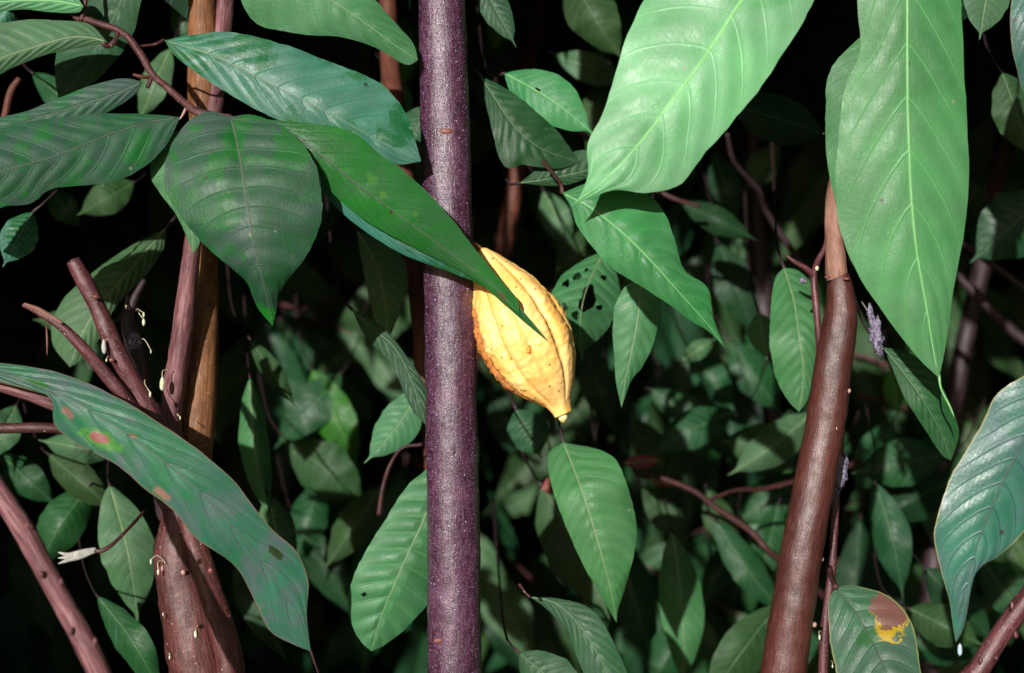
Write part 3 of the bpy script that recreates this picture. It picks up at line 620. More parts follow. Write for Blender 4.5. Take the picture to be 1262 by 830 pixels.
leaf([(200, 142), (150, 140), (95, 142), (40, 150), (-20, 165), (-80, 190)], [(222, 145), (180, 152), (130, 168), (70, 192), (0, 212), (-60, 230), (-120, 250)],
     [(205, 178), (180, 205), (140, 224), (90, 229), (60, 235), (40, 250), (10, 254), (-40, 268), (-90, 262)], [1.08, 1.03, .98, .96], 'dark',
     'large dark leaf reaching left with a wavy lower edge', sl=.5, sr=.1, cup=.15, parent=br, quilt=.0013, ribw=2.6)
leaf([(150, 97), (110, 107), (70, 122), (30, 138), (-20, 150)], [(177, 101), (145, 115), (100, 130), (50, 145), (-10, 163), (-60, 175)],
     [(165, 118), (130, 140), (80, 160), (30, 175), (-20, 185)], [1.10, 1.08, 1.06], 'dark', 'narrow grey-green leaf above the left-reaching leaf', parent=br, sl=.2, sr=.4,)
leaf([(110, 30), (70, 25), (30, 25), (-10, 32), (-50, 50)], [(132, 52), (112, 47), (84, 47), (34, 61), (0, 73), (-60, 100)],
     [(125, 54), (95, 60), (60, 67), (20, 82), (-20, 100)], [1.12, 1.10, 1.08], 'under', 'olive-grey leaf turned to show its underside', parent=br, sl=.3, sr=.6)
leaf([(80, -22), (40, -20), (0, -15), (-60, -5)], [(103, 8), (70, 2), (30, 1), (-20, 5), (-90, 12)], [(95, 16), (60, 15), (25, 12), (-20, 18), (-60, 22)], [1.14, 1.13, 1.12], 'fresh', 'brighter green leaf cut by the top edge', parent=br, sl=.3, sr=.4)
leaf([(160, -60), (125, -30), (108, 0), (95, 30), (72, 60), (68, 95)], [(178, -90), (160, -30), (146, 10), (125, 50), (100, 88), (72, 122)],
     [(195, -50), (175, 0), (166, 38), (145, 72), (118, 100), (90, 118)], [1.2, 1.2, 1.22, 1.24], 'mid', 'green leaf hanging behind the twig', parent=br)
leaf([(420, 158), (470, 190), (520, 230), (560, 275), (600, 325), (625, 355), (638, 370)],
     [(300, 145), (350, 160), (400, 195), (440, 228), (495, 268), (555, 312), (605, 350), (640, 388)],
     [(310, 160), (370, 190), (410, 238), (455, 275), (505, 303), (550, 325), (590, 348), (615, 370)], [1.06, 1.05, 1.07, 1.098, 1.110], 'long',
     'long glossy green leaf crossing in front of the speckled trunk and the pod', sl=.25, sr=.35, cup=.1, parent=br, quilt=.0009, nveins=15, ribw=3, ripple=.05)
leaf([(440, 250), (500, 292), (560, 322), (612, 350), (645, 386)], [(395, 215), (445, 264), (505, 304), (565, 329), (618, 358), (650, 391), (673, 419)],
     [(400, 240), (440, 278), (495, 313), (555, 336), (600, 356), (640, 392)], [1.09, 1.10, 1.112, 1.116], 'edge', 'narrow leaf edge showing just beneath the long glossy leaf', parent=br, nveins=14)

leaf([(300, -60), (295, -20), (300, 8), (320, 32), (370, 42), (420, 46), (465, 60), (500, 80)][0:8], [(250, -110), (300, -70), (350, -35), (400, -5), (445, 25), (485, 55), (515, 74)],
     [(330, -110), (400, -70), (440, -25), (470, 8), (495, 36), (510, 55)], [1.16, 1.13, 1.14, 1.17], 'under2',
     'grey-green leaf underside hanging from the top edge, left of the speckled trunk', sl=.2, sr=.5, quilt=.0016, nveins=13, petiole=[(230, -130, 1.2)])
# bottom-left spotted leaf
leaf([(20, 450), (84, 463), (145, 490), (202, 524), (260, 568), (293, 598), (331, 648), (366, 680), (380, 715), (378, 760)],
     [(-90, 440), (0, 460), (70, 485), (125, 515), (190, 560), (250, 610), (300, 665), (340, 715), (365, 760), (383, 803)],
     [(-60, 455), (0, 472), (40, 482), (63, 492), (68, 525), (98, 548), (145, 574), (179, 603), (215, 630), (243, 665), (287, 695), (314, 742), (332, 778), (358, 793)],
     [1.07, 1.05, 1.04, 1.06, 1.09], 'sick', 'long teal leaf with pink and yellow blotches, crossing the left stems', sl=.35, sr=.25, cup=.1, quilt=.0017, ripple=.22, nveins=11, ribw=2, c=.18,
     petiole=[(-120, 435, 1.09)])
t = stem_thing('drip_tip', 'thin brown dried tip below the blotched teal leaf', 'leaf tip', (383, 803, 1.09)); tube('leaf_tip', [(382, 800, 1.09, 4), (387, 815, 1.09, 2), (393, 832, 1.09, 1.2)], M['twig'], t, 6, n=12)
# top-right near pale leaves
leaf([(985, -120), (900, -140), (830, -80), (793, 0), (772, 44), (757, 94), (742, 142), (724, 178), (725, 215), (712, 246)],
     [(1040, -170), (980, -90), (915, 0), (876, 61), (840, 110), (784, 182), (745, 222), (702, 254)],
     [(1075, -130), (1045, -60), (1003, 0), (985, 34), (957, 78), (930, 118), (896, 158), (860, 200), (838, 228), (798, 239), (760, 234), (730, 243)],
     [.97, .96, .95, .95, .96], 'bright', 'biggest pale green leaf, nearest the camera at the upper right, its tip pointing down-left', sl=.3, sr=.1, cup=.12, quilt=.0017, ripple=.16, nveins=11, ribw=3.5, c=.16,
     petiole=[(1070, -200, 1.0)])
leaf([(1085, -260), (1060, -140), (1056, 0), (1060, 60), (1040, 112), (1031, 190), (1031, 260), (1048, 318), (1088, 385), (1128, 438)],
     [(1118, -330), (1117, -150), (1118, 0), (1119, 150), (1126, 280), (1142, 380), (1150, 430), (1157, 466)],
     [(1155, -240), (1178, -120), (1184, 0), (1189, 100), (1194, 190), (1189, 280), (1176, 350), (1168, 410), (1162, 445)],
     [.98, .99, 1.0, 1.01, 1.03], 'fresh', 'long pale green leaf hanging vertically over the leaning trunk', sl=.3, sr=.25, cup=.08, quilt=.0013, ripple=.1, nveins=12, ribw=5, c=.16,
     petiole=[(1118, -370, 1.0)], petmat='twig')
t = stem_thing('drip_tip', 'green thread-like tip below the vertical hanging leaf', 'leaf tip', (1157, 464, 1.03)); tube('leaf_tip', [(1157, 462, 1.03, 4), (1160, 480, 1.03, 2.5), (1170, 500, 1.035, 3), (1176, 514, 1.035, 1)], M['rib_fresh'], t, 6, n=14)
leaf([(1045, 60), (1022, 90), (1017, 140), (1018, 190), (1024, 225)], [(1080, 30), (1062, 100), (1052, 160), (1042, 210), (1030, 250)], [(1110, 80), (1105, 160), (1080, 220), (1050, 245)],
     [1.06, 1.06, 1.08], 'under2', 'paler leaf peeping out behind the left edge of the vertical hanging leaf', sl=.4)
leaf([(1158, 505)][0:0]+[(1238, 478), (1212, 520), (1188, 562), (1170, 592), (1156, 632), (1152, 668), (1160, 705), (1170, 740), (1174, 768)],
     [(1330, 430), (1290, 490), (1255, 555), (1222, 625), (1202, 680), (1190, 730), (1181, 775), (1178, 792)],
     [(1370, 500), (1330, 580), (1275, 640), (1240, 678), (1208, 700), (1197, 725), (1192, 755), (1186, 778)], [.93, .95, .96, .98], 'blue',
     'blue-green leaf with pale rim at the right edge, tapering to a tail', sl=.3, sr=.35, quilt=.0014, nveins=12, ripple=.16, c=.2, petiole=[(1350, 400, .93)])
t = stem_thing('water_drop', 'bluish water drop at the tip of the blue-green right-edge leaf', 'drop', (1182, 800, .98))
N = NT('water'); pr = N.n('ShaderNodeBsdfPrincipled'); pr.inputs['Base Color'].default_value = (.75, .9, 1, 1); pr.inputs['Roughness'].default_value = .08; pr.inputs['Transmission Weight'].default_value = .6; pr.inputs['IOR'].default_value = 1.33
o_ = N.n('ShaderNodeOutputMaterial'); N.t.links.new(pr.outputs[0], o_.inputs[0]); M['water'] = N.m
blob('drop', P(1183, 801, .98), (.0017, .0016, .0045), M['water'], t, rough=.05)
leaf([(1022, 740), (1021, 765), (1025, 800), (1034, 840), (1050, 880)][::1], [(1030, 724), (1050, 748), (1068, 778), (1088, 820), (1105, 870), (1118, 930)],
     [(1052, 722), (1085, 730), (1108, 745), (1124, 768), (1131, 800), (1136, 840), (1135, 885)], [1.16, 1.12, 1.08, 1.08], 'spot',
     'dark leaf with a brown patch edged in yellow at the bottom right', sl=.2, sr=.3, nveins=10, petiole=[(1024, 712, 1.2), (1022, 700, 1.235)], pw=6, quilt=.0012)
# leaves around pod to the right
leaf([(703, 255), (712, 280), (730, 305), (760, 335), (795, 356), (825, 376), (850, 395), (872, 408)], [(693, 238), (730, 258), (770, 290), (805, 325), (838, 362), (870, 398), (893, 428)],
     [(740, 222), (790, 235), (818, 262), (833, 300), (845, 335), (872, 355), (880, 395)], [1.03, 1.02, 1.02, 1.05], 'fresh2',
     'green veined leaf just below the biggest pale leaf, right of the pod top', sl=.2, sr=.4, quilt=.0015, petiole=[(690, 225, 1.1), (670, 200, 1.25)])
gleaf((745, 310), (718, 447), 82, [1.45, 1.4, 1.42], 'under2', 'tattered grey-green leaf eaten full of holes beside the pod', bend=14, asym=-.05, holes=((-.1, .45, .22, .12), (.5, .3, .14, .035), (.35, .22, .1, .02), (-.45, .25, .12, .025), (.7, .38, .12, .03), (.2, .6, .12, .04), (-.5, .5, .1, .02), (.55, .55, .1, .03)), sl=.4, sr=.5, petiole=[(752, 296)], nv=150, nu=26)
leaf([(772, 352), (758, 378), (755, 410), (757, 440), (759, 470), (763, 490)], [(790, 345), (788, 375), (784, 405), (777, 440), (770, 470), (766, 503)],
     [(810, 358), (815, 380), (809, 410), (803, 430), (790, 455), (778, 470)], [1.34, 1.32, 1.33], 'under2', 'grey-green folded leaf hanging free to the right of the pod', sl=.2, sr=.7, nveins=9, petiole=[(795, 328)], ripple=.25)
gleaf((622, 91), (736, 170), 60, [1.36, 1.34, 1.34], 'fresh2', 'pale veined leaf between the speckled trunk and the biggest pale leaf', bend=-6, petiole=[(612, 94)], holes=((-.1, .33, .05, .02),))
leaf([(622, 108), (655, 132), (685, 160), (702, 182)], [(592, 94), (612, 125), (636, 158), (668, 184), (714, 200)],
     [(598, 125), (606, 158), (613, 188), (625, 207), (645, 203), (668, 207), (692, 208)], [1.30, 1.28, 1.28, 1.30], 'mid', 'broad dark leaf sweeping right beside the upper part of the speckled trunk', petiole=[(585, 85)], ripple=.2, sl=.5, sr=-.1)
leaf([(680, 195), (700, 190), (722, 185)], [(640, 226), (670, 222), (700, 216), (730, 208), (755, 196)], [(670, 229), (700, 228), (730, 216)], [1.3, 1.3], 'mid', 'glossy leaf seen edge-on under the dark leaves right of the trunk', petiole=[(632, 228)])
gleaf((588, -30), (637, 60), 36, [1.3, 1.28], 'mid', 'small green leaf with a red tip hanging from the top edge right of the trunk', petiole=[(580, -45)])
# left of trunk
leaf([(521, 582), (500, 602), (472, 645), (442, 695), (428, 740), (434, 770), (446, 792)], [(548, 560), (533, 610), (519, 648), (494, 702), (472, 755), (462, 785), (458, 803)],
     [(580, 600), (575, 650), (555, 700), (528, 745), (500, 775), (475, 795)], [1.27, 1.23, 1.22, 1.24], 'under2', 'light green leaf with small holes hanging behind the lower left of the speckled trunk', sl=.1, sr=.7, nveins=12, quilt=.0018,
     nu=26, nv=150, holes=((-.62, .72, .06, .010),), petiole=[(560, 540)], c=.05)
leaf([(442, 300), (448, 335), (455, 370), (465, 400)], [(440, 285), (458, 315), (470, 350), (476, 385), (478, 420)], [(475, 295), (497, 320), (503, 345), (494, 380), (485, 405)], [1.42, 1.4], 'under', 'dull green underside of a leaf hanging left of the trunk below the long glossy leaf', petiole=[(432, 270)])
leaf([(450, 415), (475, 440), (490, 465), (505, 500)], [(434, 382), (460, 405), (487, 430), (505, 465), (525, 525)], [(450, 388), (480, 412), (505, 445), (525, 480)], [1.35, 1.32, 1.3], 'mid', 'narrow dark leaf curling down against the left side of the trunk', ripple=.3, petiole=[(425, 372)])
gleaf((518, 478), (448, 572), 50, [1.42, 1.4], 'under2', 'small green leaf pointing down-left, above the leaf with holes', bend=-6, petiole=[(535, 465)])
gleaf((527, 130), (500, 190), 45, [1.36, 1.36], 'mid', 'dark leaf tip beside the upper left of the speckled trunk', petiole=[(540, 120)])
# left middle
leaf([(150, 310), (115, 335), (82, 365), (66, 395), (65, 425)], [(206, 280), (180, 310), (150, 345), (120, 380), (98, 420), (86, 453)], [(200, 310), (175, 345), (145, 375), (122, 418), (105, 442)], [1.42, 1.38, 1.36, 1.36], 'under',
     'large pale green leaf hanging behind the sawn-off branch', quilt=.002, nveins=13, petiole=[(220, 262)])
gleaf((40, 262), (3, 330), 46, [1.2, 1.15], 'teal', 'teal leaf corner at the left edge below the dark spray', bend=0, petiole=[(60, 245)])
# lower right of trunk
leaf([(676, 562), (680, 598), (694, 640), (715, 690), (738, 730)], [(694, 545), (708, 580), (724, 625), (740, 680), (752, 725), (760, 768)], [(752, 560), (772, 598), (783, 640), (782, 680), (770, 725), (762, 750)], [1.38, 1.34, 1.34, 1.36], 'under2',
     'light green leaf hanging below the pod tip', nveins=14, sl=.3, sr=.2, petiole=[(690, 525)], quilt=.0014)
gleaf((668, 600), (752, 765), 80, [1.62, 1.6], 'olive', 'shadowed olive leaf behind the leaf below the pod tip', bend=-4, petiole=[(655, 580)])
leaf([(690, 738), (730, 752), (755, 790), (775, 840)], [(653, 736), (685, 744), (715, 772), (740, 812), (765, 870)], [(675, 752), (700, 780), (715, 820), (735, 860)], [1.3, 1.27, 1.25], 'mid', 'arching leaf with a thin red tip at the bottom, right of the trunk', petiole=[(647, 730), (640, 720)], pw=3)
gleaf((640, 805), (730, 880), 60, [1.3, 1.28], 'mid', 'red-rimmed leaf just cut by the bottom edge right of the trunk', petiole=[(632, 798)])
gleaf((636, 505), (668, 566), 52, [1.55, 1.55], 'mid', 'small dim leaf directly below the left side of the pod', bend=0, petiole=[(630, 490)])
# right of pod, leaves before the leaning trunk
leaf([(955, 345), (950, 380), (949, 430), (958, 470), (972, 495)], [(966, 330), (978, 370), (985, 415), (990, 460), (985, 508)], [(985, 335), (1004, 360), (1009, 410), (1003, 460), (996, 492)], [1.4, 1.36, 1.37], 'under2',
     'light green leaf hanging just left of the leaning trunk', quilt=.0012, petiole=[(962, 318)])
gleaf((935, 385), (945, 445), 36, [1.6, 1.6], 'under2', 'small pale leaf with a pointed tip left of the leaning trunk', petiole=[(930, 370)])
leaf([(1100, 455), (1115, 490), (1140, 530), (1160, 560)], [(1088, 428), (1110, 455), (1135, 490), (1158, 530), (1172, 568)], [(1120, 435), (1150, 460), (1172, 500), (1182, 535)], [1.2, 1.17, 1.18], 'mid', 'dark green leaf below the vertical hanging leaf', petiole=[(1075, 415)])
gleaf((1222, -40), (1207, 50), 55, [1.25, 1.22], 'under', 'grey leaf tip cut by the top edge at the far right', petiole=[(1230, -60)])
gleaf((1275, -90), (1266, 150), 50, [.95, .93, .95], 'blue', 'out-of-focus bluish leaf edge along the top of the right border', petiole=[(1278, -120)])
gleaf((1235, 90), (1275, 200), 60, [1.4, 1.4], 'olive', 'olive leaf half hidden at the right border', petiole=[(1225, 75)])
gleaf((1290, 240), (1195, 325), 80, [1.6, 1.6], 'mid', 'dim green leaf by the right border behind dark twigs', petiole=[(1310, 225)])
gleaf((1098, 455), (1107, 515), 26, [1.9, 1.9], 'sick2' if False else 'lime', 'small yellowing leaf glimpsed under the vertical hanging leaf', petiole=[(1094, 440)])

# mid-background, each leaf placed
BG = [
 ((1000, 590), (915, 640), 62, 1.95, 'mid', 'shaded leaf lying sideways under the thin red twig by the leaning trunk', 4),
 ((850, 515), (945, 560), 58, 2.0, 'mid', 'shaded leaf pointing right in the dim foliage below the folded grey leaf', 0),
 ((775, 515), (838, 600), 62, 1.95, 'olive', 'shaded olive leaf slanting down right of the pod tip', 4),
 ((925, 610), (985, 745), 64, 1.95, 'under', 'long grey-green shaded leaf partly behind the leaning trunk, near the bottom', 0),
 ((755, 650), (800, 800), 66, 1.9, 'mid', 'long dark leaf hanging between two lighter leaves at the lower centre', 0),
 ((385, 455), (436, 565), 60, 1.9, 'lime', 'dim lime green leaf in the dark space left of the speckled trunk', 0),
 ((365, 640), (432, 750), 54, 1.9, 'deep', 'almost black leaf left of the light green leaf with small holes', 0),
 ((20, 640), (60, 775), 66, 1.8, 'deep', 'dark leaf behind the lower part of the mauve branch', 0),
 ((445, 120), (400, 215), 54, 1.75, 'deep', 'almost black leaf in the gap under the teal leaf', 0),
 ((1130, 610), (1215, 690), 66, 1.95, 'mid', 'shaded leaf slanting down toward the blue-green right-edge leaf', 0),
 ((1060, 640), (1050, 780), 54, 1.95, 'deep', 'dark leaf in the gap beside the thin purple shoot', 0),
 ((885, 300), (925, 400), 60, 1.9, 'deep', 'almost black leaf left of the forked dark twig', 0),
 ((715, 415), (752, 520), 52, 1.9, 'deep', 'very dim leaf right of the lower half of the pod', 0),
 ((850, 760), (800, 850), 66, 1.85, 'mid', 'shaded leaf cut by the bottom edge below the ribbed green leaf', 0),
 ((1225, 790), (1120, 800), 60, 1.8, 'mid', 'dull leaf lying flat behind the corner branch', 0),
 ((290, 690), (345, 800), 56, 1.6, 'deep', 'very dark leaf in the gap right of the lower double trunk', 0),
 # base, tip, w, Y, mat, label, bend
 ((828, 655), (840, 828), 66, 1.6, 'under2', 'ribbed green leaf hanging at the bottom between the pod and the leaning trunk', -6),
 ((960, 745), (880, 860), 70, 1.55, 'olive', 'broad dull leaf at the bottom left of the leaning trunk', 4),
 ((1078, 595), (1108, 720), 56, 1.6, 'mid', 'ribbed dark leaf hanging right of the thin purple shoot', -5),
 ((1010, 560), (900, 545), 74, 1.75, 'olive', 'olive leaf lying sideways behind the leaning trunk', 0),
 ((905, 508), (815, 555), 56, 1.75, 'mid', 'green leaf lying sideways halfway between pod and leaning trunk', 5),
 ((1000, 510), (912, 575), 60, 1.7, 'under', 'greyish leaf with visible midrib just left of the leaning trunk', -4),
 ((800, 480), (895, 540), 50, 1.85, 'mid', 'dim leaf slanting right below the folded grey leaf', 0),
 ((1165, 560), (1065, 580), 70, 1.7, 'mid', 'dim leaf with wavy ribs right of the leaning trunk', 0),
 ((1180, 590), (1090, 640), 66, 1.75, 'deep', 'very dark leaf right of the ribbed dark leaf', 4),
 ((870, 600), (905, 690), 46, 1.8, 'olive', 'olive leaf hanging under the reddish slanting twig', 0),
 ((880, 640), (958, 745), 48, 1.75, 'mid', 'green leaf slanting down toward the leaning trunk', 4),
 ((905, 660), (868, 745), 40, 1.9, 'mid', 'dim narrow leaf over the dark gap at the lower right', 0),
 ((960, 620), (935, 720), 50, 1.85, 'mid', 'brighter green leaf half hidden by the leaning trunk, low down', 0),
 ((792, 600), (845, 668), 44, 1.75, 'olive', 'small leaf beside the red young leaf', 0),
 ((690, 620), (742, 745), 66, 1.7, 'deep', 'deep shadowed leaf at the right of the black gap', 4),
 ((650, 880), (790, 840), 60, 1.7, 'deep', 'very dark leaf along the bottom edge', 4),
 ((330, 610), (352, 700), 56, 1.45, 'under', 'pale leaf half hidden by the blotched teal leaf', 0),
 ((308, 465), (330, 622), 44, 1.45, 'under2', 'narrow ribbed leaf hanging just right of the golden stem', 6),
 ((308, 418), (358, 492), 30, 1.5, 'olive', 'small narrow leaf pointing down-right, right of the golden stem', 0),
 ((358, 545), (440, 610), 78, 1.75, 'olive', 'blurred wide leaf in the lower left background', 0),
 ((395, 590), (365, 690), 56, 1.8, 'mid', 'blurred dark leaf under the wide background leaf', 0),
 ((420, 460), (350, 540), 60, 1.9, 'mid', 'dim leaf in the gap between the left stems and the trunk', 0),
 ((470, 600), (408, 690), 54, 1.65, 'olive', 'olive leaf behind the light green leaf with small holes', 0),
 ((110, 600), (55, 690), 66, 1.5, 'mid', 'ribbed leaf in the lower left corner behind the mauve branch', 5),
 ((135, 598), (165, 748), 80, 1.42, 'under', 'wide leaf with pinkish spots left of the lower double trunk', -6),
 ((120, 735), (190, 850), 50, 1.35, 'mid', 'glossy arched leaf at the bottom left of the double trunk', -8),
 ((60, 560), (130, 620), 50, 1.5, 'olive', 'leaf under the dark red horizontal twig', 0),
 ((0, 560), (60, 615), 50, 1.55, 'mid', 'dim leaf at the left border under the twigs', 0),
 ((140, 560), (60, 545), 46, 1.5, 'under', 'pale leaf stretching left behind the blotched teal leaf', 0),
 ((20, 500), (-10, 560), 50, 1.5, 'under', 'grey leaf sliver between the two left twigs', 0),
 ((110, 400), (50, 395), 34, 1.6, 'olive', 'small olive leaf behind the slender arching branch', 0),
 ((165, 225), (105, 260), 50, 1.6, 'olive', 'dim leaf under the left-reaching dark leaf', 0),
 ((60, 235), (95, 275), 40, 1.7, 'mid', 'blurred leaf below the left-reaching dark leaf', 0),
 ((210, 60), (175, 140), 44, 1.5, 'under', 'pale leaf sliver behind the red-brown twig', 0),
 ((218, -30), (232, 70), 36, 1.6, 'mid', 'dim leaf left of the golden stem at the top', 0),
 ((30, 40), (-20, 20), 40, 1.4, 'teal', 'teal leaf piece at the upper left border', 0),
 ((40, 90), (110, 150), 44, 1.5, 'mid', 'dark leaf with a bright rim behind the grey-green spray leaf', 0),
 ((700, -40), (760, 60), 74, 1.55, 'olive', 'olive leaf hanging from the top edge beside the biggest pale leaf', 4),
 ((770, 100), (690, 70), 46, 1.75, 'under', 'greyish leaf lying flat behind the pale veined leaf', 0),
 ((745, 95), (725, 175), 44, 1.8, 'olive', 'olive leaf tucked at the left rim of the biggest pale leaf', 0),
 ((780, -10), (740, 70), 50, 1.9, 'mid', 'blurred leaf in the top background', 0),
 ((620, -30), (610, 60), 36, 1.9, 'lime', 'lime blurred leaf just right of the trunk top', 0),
 ((500, 20), (498, 100), 44, 1.9, 'lime', 'lime blurred leaf just left of the trunk top', 0),
 ((475, 90), (500, 150), 46, 1.6, 'under', 'pale leaf scrap between the teal leaf and the trunk', 0),
 ((670, 235), (700, 300), 44, 1.75, 'under', 'blurred grey leaf above the pod at its right', 0),
 ((735, 285), (690, 335), 56, 1.75, 'olive', 'dim olive leaf behind the tattered leaf', 0),
 ((930, 95), (905, 140), 60, 2.0, 'lime', 'lime blurred leaf in the gap between the two big pale leaves', 0),
 ((960, 180), (920, 230), 46, 2.1, 'under', 'blurred bluish leaf in the gap under the dark ragged leaf', 0),
 ((880, 190), (905, 260), 44, 2.0, 'mid', 'blurred green leaf below the biggest pale leaf', 0),
 ((840, 250), (920, 290), 40, 1.7, 'deep', 'near-black curved leaf right of the veined green leaf', 0),
 ((1015, 165), (905, 130), 72, 1.35, 'deep', 'near-black ragged leaf crossing the gap between the big pale leaves', 0),
 ((1100, 520), (1060, 600), 60, 2.0, 'mid', 'blurred leaf in the dark right of the thin shoot', 0),
 ((1220, 560), (1160, 600), 50, 1.9, 'mid', 'dim leaf behind the blue-green right-edge leaf', 0),
 ((1140, 700), (1215, 780), 60, 1.6, 'deep', 'very dark leaf between the brown-patched leaf and the corner branch', 0),
 ((1120, 750), (1200, 790), 60, 1.5, 'olive', 'dull leaf right of the brown-patched leaf', 0),
 ((1210, 690), (1262, 760), 60, 1.7, 'mid', 'dim leaf under the blue-green right-edge leaf', 0),
 ((600, 470), (640, 560), 50, 2.1, 'deep', 'near-black leaf in the gap below the pod', 0),
 ((850, 430), (900, 500), 50, 1.9, 'mid', 'dim leaf right of the folded grey leaf', 0),
 ((840, 445), (878, 420), 28, 1.7, 'under', 'small pale leaf tip near the drip tip of the veined green leaf', 0),
 ((900, 420), (955, 500), 56, 2.0, 'mid', 'blurred leaf left of the light green hanging leaf', 0),
]
for (b, e, w, Y, m, lab, bend) in BG:
    w *= .84; e = (e[0]+(e[0]-b[0])*.18, e[1]+(e[1]-b[1])*.18)
    d = np.array(b, float)-np.array(e, float); d /= np.linalg.norm(d)
    r = random.Random(int(b[0]+b[1]*3))
    gleaf(b, e, w, [Y+.03, Y, Y+.02], m, lab, bend=bend, petiole=[(b[0]+d[0]*12, b[1]+d[1]*12, Y+.04), (b[0]+d[0]*34+r.uniform(-9, 9), b[1]+d[1]*30-14, Y+.10), (b[0]+d[0]*50, b[1]+d[1]*40-60, Y+.22)], pw=2.6, petmat='darktwig', sl=r.uniform(-.2, .6), sr=r.uniform(-.2, .6), nu=7, nv=36, quilt=.0014, ripple=.2, rib=True, ribw=2)
gleaf((768, 571), (817, 568), 17, [1.65, 1.65], 'red', 'red young leaf lying sideways below the pod at its right', petiole=[(755, 572)], quilt=.0005)
gleaf((700, 590), (664, 605), 22, [1.6, 1.6], 'red', 'reddish young leaf behind the leaf below the pod tip', petiole=[(712, 588)], quilt=.0005)
gleaf((800, 590), (835, 600), 12, [1.7, 1.7], 'red', 'tiny red leaf on the reddish slanting twig', petiole=[(790, 588)], quilt=.0005)
# withered curled leaf
t = stem_thing('withered_leaf', 'pale dried curled leaf on a reddish stalk at the lower left', 'leaf', (175, 632, 1.15))
tube('petiole', [(178, 630, 1.19, 4), (160, 650, 1.13, 4), (140, 670, 1.10, 5), (126, 679, 1.09, 6), (116, 679, 1.09, 5)], M['twig'], t, 9, n=24, rough=.08)
for dy, y2 in ((-3, 683), (0, 690), (3, 697)):
    tube('curled_blade', [(118, 678+dy*.5, 1.09, 4), (100, 683+dy, 1.085, 6), (85, 687+dy, 1.085, 6), (72, y2-2, 1.09, 2)], M['dry'], t, 8, n=16, rough=.15)
# bagworm cocoon
t = stem_thing('cocoon', 'mottled purple-white insect cocoon hanging right of the leaning trunk', 'cocoon', (1073, 392, 1.1))
blob('casing', P(1079, 412, 1.1), (.0050, .0045, .0165), M['cocoon'], t, axis=(-.25, 0, 1), rough=.9, seg=18)
tube('thread', [(1074, 396, 1.1, 2), (1070, 385, 1.1, 1.5), (1062, 372, 1.13, 1.5)], M['dry'], t, 6, n=8)

# ================================================================== TEMPLATE LEAVES, DEEP TWIGS, THICKET
def template(nv, nu, L=.24, W=.085, droop=.5, fold=.25, seed=0):
    """leaf along +X from origin, drooping to -Z, wide along Y"""
    r = random.Random(seed); t = np.linspace(0, 1, nv); us = np.linspace(-1, 1, 2*nu+1)
    ang = droop*t*1.2; dx = np.cos(ang); dz = -np.sin(ang)
    cx = np.concatenate([[0], np.cumsum((dx[1:]+dx[:-1])/2)])*L/(nv-1); cz = np.concatenate([[0], np.cumsum((dz[1:]+dz[:-1])/2)])*L/(nv-1)
    V = np.zeros((nv, 2*nu+1, 3)); U = np.zeros((nv, 2*nu+1)); T = np.zeros_like(U)
    pw = np.maximum(prof(np.clip(t, .01, .995)), .02)*W/2; ph0 = r.uniform(0, 6)
    for i in range(nv):
        for j, u in enumerate(us):
            V[i, j] = (cx[i], u*pw[i]+r.uniform(-1, 1)*.001, cz[i]+fold*abs(u)*pw[i]+.012*abs(u)**2*math.sin(t[i]*14+ph0+(2 if u > 0 else 0)))
            U[i, j] = u; T[i, j] = t[i]
    ph = vein_phase(U, T, 11)
    q = .0012*np.abs(np.sin(np.pi*ph))*np.clip(np.abs(U)/.2, 0, 1)*(1-np.abs(U)**3)
    V[..., 2] += q
    return V.reshape(-1, 3), grid_faces(nv, 2*nu+1), U.ravel(), T.ravel(), ph.ravel()

tm = [template(40, 6, L_, W_, d, f, s) for L_, W_, d, f, s in ((.29, .084, .4, .2, 1), (.25, .076, .7, .1, 2), (.31, .080, .15, .35, 3))]
tmesh = {}
def leaf_mesh(k, mat):
    if (k, mat) not in tmesh:
        V, F, U, T, ph = tm[k]
        me = bpy.data.meshes.new('hanging_leaf'); me.from_pydata(V.tolist(), [], F); me.materials.append(M[mat])
        me.polygons.foreach_set('use_smooth', [True]*len(F))
        for n_, a in (('leaf_u', U), ('leaf_v', T), ('vein_phase', ph)):
            me.attributes.new(n_, 'FLOAT', 'POINT').data.foreach_set('value', a.astype(np.float32))
        tmesh[(k, mat)] = me
    return tmesh[(k, mat)]
def rot_to(dirv, normal):
    x = Vector(dirv).normalized(); z = Vector(normal); z = (z-z.dot(x)*x).normalized(); y = z.cross(x)
    return Matrix((x, y, z)).transposed()
